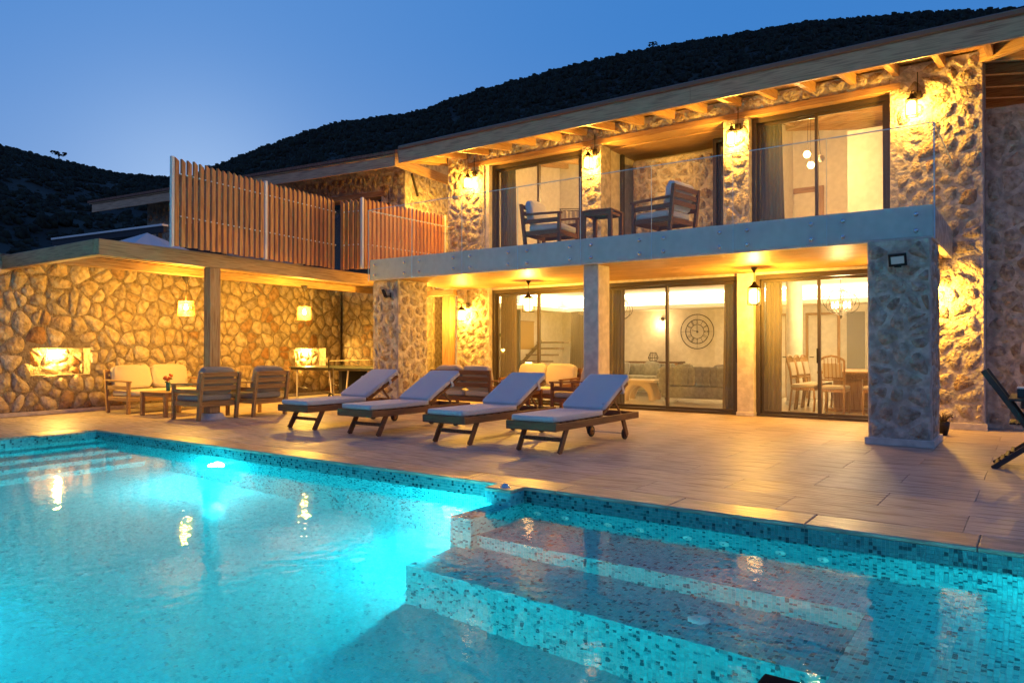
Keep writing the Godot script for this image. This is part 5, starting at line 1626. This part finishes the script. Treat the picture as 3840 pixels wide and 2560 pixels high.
func make_inside() -> void:
	for e in [[-9.74, 0.44, "grey curtain behind the leftmost ground floor pane"], [-7.0, 0.36, "brown curtain right of the square column behind the glass"], [-4.62, 0.30, "brown curtain left of the plaster pier behind the glass"], [-3.86, 0.30, "brown curtain right of the plaster pier behind the glass"]]:
		drape(e[2], Vector3(e[0], 2.44, -13.48), e[1], 2.42, int(e[1] * 16), int(-e[0] * 100))
	drape("tall taupe curtain at the back of the living room", Vector3(-10.33, 2.20, -17.6), 0.5, 2.18, 7, 3)
	for e in [[-9.52, 0.42, "violet grey curtain in the left bedroom door"], [-7.60, 0.26, "narrow curtain at the right jamb of the left bedroom door"], [-3.80, 0.44, "violet grey curtain in the right bedroom door"]]:
		drape(e[2], Vector3(e[0], 5.16, -13.17), e[1], 2.19, int(e[1] * 16), int(-e[0] * 77))
	# living room
	var ck := thing("wall_clock", "big black ring wall clock with roman numerals on the pale wall", "clock", Vector3(-7.24, 1.64, -18.47))
	for r in [0.45, 0.315, 0.185]:
		part(ck, "ring", tube(ring_pts(r, 40), 0.011 if r > 0.3 else 0.008, 6, true), M.iron)
	for k in 12:
		var a := TAU * k / 12
		var d := Vector3(sin(a), cos(a), 0)
		var side := Vector3(d.y, -d.x, 0)
		var strokes: Array = [[-0.018, -0.018, 0.018, 0.018], [0, 0], [-0.01, -0.01, 0.01, 0.01], [-0.018, -0.018, 0, 0, 0.018, 0.018]][k % 4]
		var nm := begin()
		for q in range(0, strokes.size(), 2):
			add_tube(nm, [d * 0.195 + side * strokes[q], d * 0.305 + side * strokes[q + 1] * (1.0 if k % 3 else -1.0)], 0.005, 4)
		part(ck, "numeral", done(nm), M.iron)
		part(ck, "spoke", tube([d * 0.315, d * 0.45], 0.003, 4), M.iron) if k % 3 == 0 else null
	part(ck, "hand", tube([Vector3(0, -0.05, 0.01), Vector3(0.0, 0.17, 0.01)], 0.007, 5), M.iron)
	part(ck, "hand", tube([Vector3(0.04, -0.01, 0.012), Vector3(-0.13, 0.035, 0.012)], 0.007, 5), M.iron)
	part(ck, "hub", lathe([Vector2(0.001, 0.012), Vector2(0.022, 0.01), Vector2(0.024, 0.0)], 12), M.iron, Vector3.ZERO, Vector3(PI / 2, 0, 0))
	var cs := thing("console", "long low wooden console under the wall clock", "console", Vector3(-8.35, 0.005, -18.22))
	box(cs, "top", Vector3(1.6, 0.04, 0.42), Vector3(0, 0.83, 0), M.grey_x)
	box(cs, "carcass", Vector3(1.5, 0.3, 0.38), Vector3(0, 0.66, 0), M.oil_x)
	for k in 3:
		box(cs, "drawer", Vector3(0.46, 0.24, 0.02), Vector3(-0.49 + k * 0.49, 0.66, 0.2), M.oil_x)
		box(cs, "knob", Vector3(0.03, 0.03, 0.03), Vector3(-0.49 + k * 0.49, 0.66, 0.222), M.iron)
	for s in [-1.0, 1.0]:
		for q in [-1.0, 1.0]:
			box(cs, "leg", Vector3(0.05, 0.51, 0.05), Vector3(s * 0.70, 0.255, q * 0.15), M.oil_y)
	var lo := thing("wicker_lantern", "dark round cage lantern standing on the console", "lantern", Vector3(-8.36, 0.857, -18.2))
	var cg := begin()
	for k in 14:
		var a := TAU * k / 14
		var d := Vector3(cos(a), 0, sin(a))
		add_tube(cg, [d * 0.08, d * 0.135 + Vector3.UP * 0.09, d * 0.075 + Vector3.UP * 0.23], 0.006, 4)
	for e in [[0.08, 0.0], [0.135, 0.09], [0.075, 0.23]]:
		var q := []
		for p in ring_pts(e[0], 20, 1):
			q.append(p + Vector3.UP * e[1])
		add_tube(cg, q, 0.008, 5, true)
	part(lo, "cage", done(cg), M.iron)
	part(lo, "candle", lathe([Vector2(0.001, 0.1), Vector2(0.03, 0.1), Vector2(0.03, 0.005)], 12), M.white_metal)
	var sc := thing("wall_sconce", "small lit glass sconce on the wall left of the clock", "wall lamp", Vector3(-8.26, 1.85, -18.47))
	part(sc, "plate", lathe([Vector2(0.001, 0.02), Vector2(0.05, 0.018), Vector2(0.055, 0.0)], 14), M.iron, Vector3(0.05, 0.14, 0), Vector3(PI / 2, 0, 0))
	part(sc, "arm", tube([Vector3(0.05, 0.14, 0.02), Vector3(0.0, 0.15, 0.1), Vector3(0, 0.08, 0.11)], 0.008, 5), M.iron)
	part(sc, "bulb", lathe([Vector2(0.001, 0.07), Vector2(0.03, 0.05), Vector2(0.055, -0.02), Vector2(0.05, -0.10), Vector2(0.001, -0.11)], 14), glow(Color(1.0, 0.84, 0.55), 4.0), Vector3(0, 0, 0.11))
	omni(sc, Vector3(0, 0, 0.11), 0.5, Color(1.0, 0.8, 0.5), 0.05)
	for e in [[Vector3(-5.78, 0.005, -15.25), 0.0, 1.75, "grey tufted sofa seen from the arm end behind the right glass doors", 1], [Vector3(-8.45, 0.005, -17.25), PI, 1.9, "grey sofa with cushions under the console at the back", 2]]:
		var s := thing("velvet_sofa", e[3], "sofa", e[0], e[1], "grey velvet sofas")
		var w: float = e[2]
		part(s, "base", pillow(Vector3(w, 0.26, 0.85), 0.12, 0.004, 50), M.velvet, Vector3(0, 0.26, 0))
		for q in [-1.0, 1.0]:
			part(s, "arm", pillow(Vector3(0.22, 0.42, 0.86), 0.3, 0.004, 51), M.velvet, Vector3(q * (w * 0.5 - 0.06), 0.42, 0))
			part(s, "arm_roll", pillow(Vector3(0.26, 0.2, 0.88), 0.5, 0.003, 52), M.velvet, Vector3(q * (w * 0.5 - 0.05), 0.62, 0))
			for z in [-1.0, 1.0]:
				part(s, "foot", tube([Vector3(q * (w * 0.5 - 0.1), 0.14, z * 0.34), Vector3(q * (w * 0.5 - 0.07), 0.0, z * 0.37)], 0.018, 6), M.steel)
		var nt := 11
		for k in nt:
			part(s, "back_tuft", pillow(Vector3(w / nt * 1.12, 0.42, 0.24), 0.32, 0.002, 53), M.velvet, Vector3(-w * 0.5 + (k + 0.5) * w / nt, 0.60, 0.32))
		for q in [-0.45, 0.4]:
			part(s, "throw_pillow", pillow(Vector3(0.42, 0.40, 0.14), 0.4, 0.01, 54), M.grey_cloth if q > 0 else M.velvet, Vector3(q, 0.66, 0.08), Vector3(0.3, 0.2, 0.1))
		part(s, "seat_cushion", pillow(Vector3(w - 0.32, 0.14, 0.6), 0.2, 0.005, 55), M.velvet, Vector3(0, 0.44, -0.1))
	var ct := thing("arch_table", "cream coffee table with arched legs in front of the sofa", "table", Vector3(-7.42, 0.005, -15.55), 0.15)
	var cm := mat(lin(0.55, 0.44, 0.30), 0.5)
	box(ct, "top", Vector3(0.75, 0.06, 0.6), Vector3(0, 0.45, 0), cm, Vector3.ZERO, 0.01)
	for s in [-1.0, 1.0]:
		var ar := begin(true)
		for k in 12:
			var a := PI * k / 12
			var b := PI * (k + 1) / 12
			for z in [-0.04, 0.04]:
				var o := Vector3(0, 0, z)
				quad(ar, Vector3(cos(a) * 0.24, 0.01 + sin(a) * 0.33, 0) + o, Vector3(cos(b) * 0.24, 0.01 + sin(b) * 0.33, 0) + o, Vector3(cos(b) * 0.36, 0.01 + minf(0.415, sin(b) * 0.55), 0) + o, Vector3(cos(a) * 0.36, 0.01 + minf(0.415, sin(a) * 0.55), 0) + o, o)
			quad(ar, Vector3(cos(a) * 0.24, 0.01 + sin(a) * 0.33, -0.04), Vector3(cos(b) * 0.24, 0.01 + sin(b) * 0.33, -0.04), Vector3(cos(b) * 0.24, 0.01 + sin(b) * 0.33, 0.04), Vector3(cos(a) * 0.24, 0.01 + sin(a) * 0.33, 0.04), Vector3(-cos(a), -sin(a), 0))
		part(ct, "arch_leg", done(ar), cm, Vector3(0, 0, s * 0.24))
	var st := thing("staircase", "dark open staircase at the left end of the living room", "stairs", Vector3(-10.9, 0.005, -15.6))
	for k in 8:
		box(st, "tread", Vector3(0.9, 0.045, 0.28), Vector3(0, 0.17 * (k + 1), -0.27 * k + 0.3), M.grey_x)
	bar(st, "stringer", Vector3(-0.46, 0.08, 0.38), Vector3(-0.46, 1.40, -1.72), 0.03, 0.1, M.grey_z)
	var wp := thing("wall_panel", "mustard yellow panel on the wall above the stairs", "panel", Vector3(-11.38, 1.55, -16.2), PI / 2)
	box(wp, "board", Vector3(1.5, 0.75, 0.03), Vector3(0, 0, 0), mat(lin(0.36, 0.22, 0.05), 0.6))
	box(wp, "edge", Vector3(1.54, 0.03, 0.04), Vector3(0, 0.39, 0), M.oil_x)
	var tl := thing("table_lamp", "small lit white table lamp by the stairs", "lamp", Vector3(-10.15, 0.005, -14.9))
	box(tl, "side_table", Vector3(0.36, 0.03, 0.36), Vector3(0, 0.50, 0), M.grey_x)
	for s in [-1.0, 1.0]:
		box(tl, "table_leg", Vector3(0.04, 0.48, 0.3), Vector3(s * 0.15, 0.24, 0), M.grey_y)
	part(tl, "stem", tube([Vector3(0, 0.51, 0), Vector3(0, 0.66, 0)], 0.015, 8), M.iron)
	part(tl, "lamp_shade", lathe([Vector2(0.09, 0.66), Vector2(0.085, 0.86), Vector2(0.001, 0.86)], 18), glow(Color(1.0, 0.9, 0.68), 3.0))
	omni(tl, Vector3(0, 0.76, 0), 0.6, Color(1.0, 0.82, 0.5), 0.06)
	# dining end
	orb("large lit wire orb chandelier over the dining table", Vector3(-3.10, 2.10, -15.35), true)
	orb("wire orb chandelier half hidden by the curtain in the living room", Vector3(-8.0, 2.12, -15.5), false)
	var dt := thing("dining_table", "long wooden dining table under the chandelier", "table", Vector3(-2.9, 0.005, -15.55))
	box(dt, "top", Vector3(0.95, 0.05, 1.9), Vector3(0, 0.745, 0), M.oil_z, Vector3.ZERO, 0.01)
	box(dt, "apron", Vector3(0.75, 0.09, 1.6), Vector3(0, 0.67, 0), M.oil_z)
	for s in [-1.0, 1.0]:
		box(dt, "leg", Vector3(0.5, 0.62, 0.12), Vector3(0, 0.31, s * 0.6), M.oil_y)
		box(dt, "foot", Vector3(0.7, 0.06, 0.14), Vector3(0, 0.03, s * 0.6), M.oil_x)
	for k in 3:
		dining_chair(["cream dining chair on the left of the table, nearest the glass", "cream dining chair, middle of the left side of the table", "cream dining chair, farthest on the left side of the table"][k], Vector3(-3.62, 0.005, -14.75 - k * 0.52), PI / 2, M.cream_cloth)
	dining_chair("dining chair with spindle back turned to the glass at the table end", Vector3(-3.02, 0.005, -14.45), PI, M.cream_cloth)
	dining_chair("pale padded dining chair on the right of the table", Vector3(-2.22, 0.005, -15.25), -PI / 2, M.cream_cloth)
	dining_chair("dining chair at the right front corner beside the stone column", Vector3(-2.30, 0.005, -14.55), -PI / 2 - 0.2, M.cream_cloth)
	# bedrooms
	var gp := thing("globe_pendants", "cluster of three glass globe pendants in the right bedroom", "pendant lamp", Vector3(-3.40, 4.6, -14.3))
	for e in [[Vector3(-0.066, 0.21, 0), true], [Vector3(0.003, 0.0, 0.0), true], [Vector3(0.18, 0.10, 0), false]]:
		part(gp, "cord", tube([e[0], Vector3(e[0].x * 0.5, 1.18, 0)], 0.004, 4), M.iron)
		part(gp, "globe", lathe([Vector2(0.001, 0.068), Vector2(0.04, 0.055), Vector2(0.068, 0.0), Vector2(0.04, -0.055), Vector2(0.001, -0.068)], 16), glow(Color(1.0, 0.85, 0.55), 14.0) if e[1] else M.cream_cloth, e[0])
	part(gp, "ceiling_plate", lathe([Vector2(0.07, 1.17), Vector2(0.07, 1.21), Vector2(0.001, 1.21)], 14), M.iron)
	omni(gp, Vector3(-0.066, 0.21, 0), 2.4, Color(1.0, 0.80, 0.48), 0.07)
	omni(gp, Vector3(0.003, 0.0, 0), 2.4, Color(1.0, 0.80, 0.48), 0.07)
	var rl := thing("reading_lamp", "small lit swing arm lamp low on the right bedroom wall", "wall lamp", Vector3(-2.96, 3.45, -15.48))
	part(rl, "arm", tube([Vector3(0, 0.0, 0), Vector3(0.0, 0.10, 0.08), Vector3(0.06, 0.14, 0.14), Vector3(0.13, 0.08, 0.16)], 0.008, 6), M.iron)
	part(rl, "lamp_shade", lathe([Vector2(0.012, 0.05), Vector2(0.05, 0.0), Vector2(0.045, 0.0)], 14), M.iron, Vector3(0.14, 0.05, 0.17), Vector3(0, 0, 0.6))
	part(rl, "bulb", lathe([Vector2(0.001, 0.02), Vector2(0.02, 0.0), Vector2(0.001, -0.022)], 10), glow(Color(1.0, 0.85, 0.55), 15.0), Vector3(0.155, 0.03, 0.17))
	omni(rl, Vector3(0.155, 0.03, 0.17), 0.4, Color(1.0, 0.8, 0.5), 0.02)
	var bp := thing("added_bedroom_pendant", "glass pendant lamp added out of view to light the left bedroom", "pendant lamp", Vector3(-7.5, 4.95, -15.6))  # pendant added out of sight to light this room
	part(bp, "cord", tube([Vector3.ZERO, Vector3(0, 0.95, 0)], 0.004, 4), M.iron)
	part(bp, "globe", lathe([Vector2(0.001, 0.08), Vector2(0.05, 0.06), Vector2(0.08, 0.0), Vector2(0.05, -0.06), Vector2(0.001, -0.08)], 16), glow(Color(1.0, 0.85, 0.55), 10.0))
	omni(bp, Vector3.ZERO, 6.0, Color(1.0, 0.80, 0.48), 0.08)
	var hb := thing("hanging_screen", "cloth hanging from two dark rods in the left bedroom", "screen", Vector3(-8.85, 2.956, -15.0), 0.5)
	part(hb, "cloth", curtain_mesh(0.75, 1.35, 7, 0.012, 9), M.cream_cloth, Vector3(0, 1.5, 0))
	for y in [1.5, 1.545]:
		part(hb, "rod", tube([Vector3(-0.40, y, 0.0), Vector3(0.40, y, 0.0)], 0.01, 6), M.iron)
	for s in [-1.0, 1.0]:
		part(hb, "stand", tube([Vector3(s * 0.38, 0, 0), Vector3(s * 0.38, 1.55, 0)], 0.012, 6), M.iron)
	var bed := thing("bed", "white bed just inside the left bedroom door", "bed", Vector3(-8.6, 2.956, -14.9))
	box(bed, "frame", Vector3(1.6, 0.28, 1.9), Vector3(0, 0.14, -0.2), M.oil_x)
	part(bed, "mattress", pillow(Vector3(1.58, 0.24, 1.88), 0.15, 0.01, 60), M.canvas, Vector3(0, 0.39, -0.2))
	var bed2 := thing("bed", "white bed in the right bedroom under the reading lamp", "bed", Vector3(-2.1, 2.956, -14.6))
	box(bed2, "frame", Vector3(1.6, 0.28, 1.7), Vector3(0, 0.14, 0), M.oil_x)
	part(bed2, "mattress", pillow(Vector3(1.58, 0.2, 1.68), 0.15, 0.01, 61), M.canvas, Vector3(0, 0.37, 0))

func _ready() -> void:
	rng.seed = 1
	make_camera_and_sky()
	make_materials()
	make_land()
	make_terrace()
	make_pool()
	var v := make_villa()
	make_rooms(v)
	make_garden_wall()
	make_pergola()
	make_screens()
	make_railing()
	make_neighbours()
	make_lamps()
	make_garden_furniture()
	make_inside()
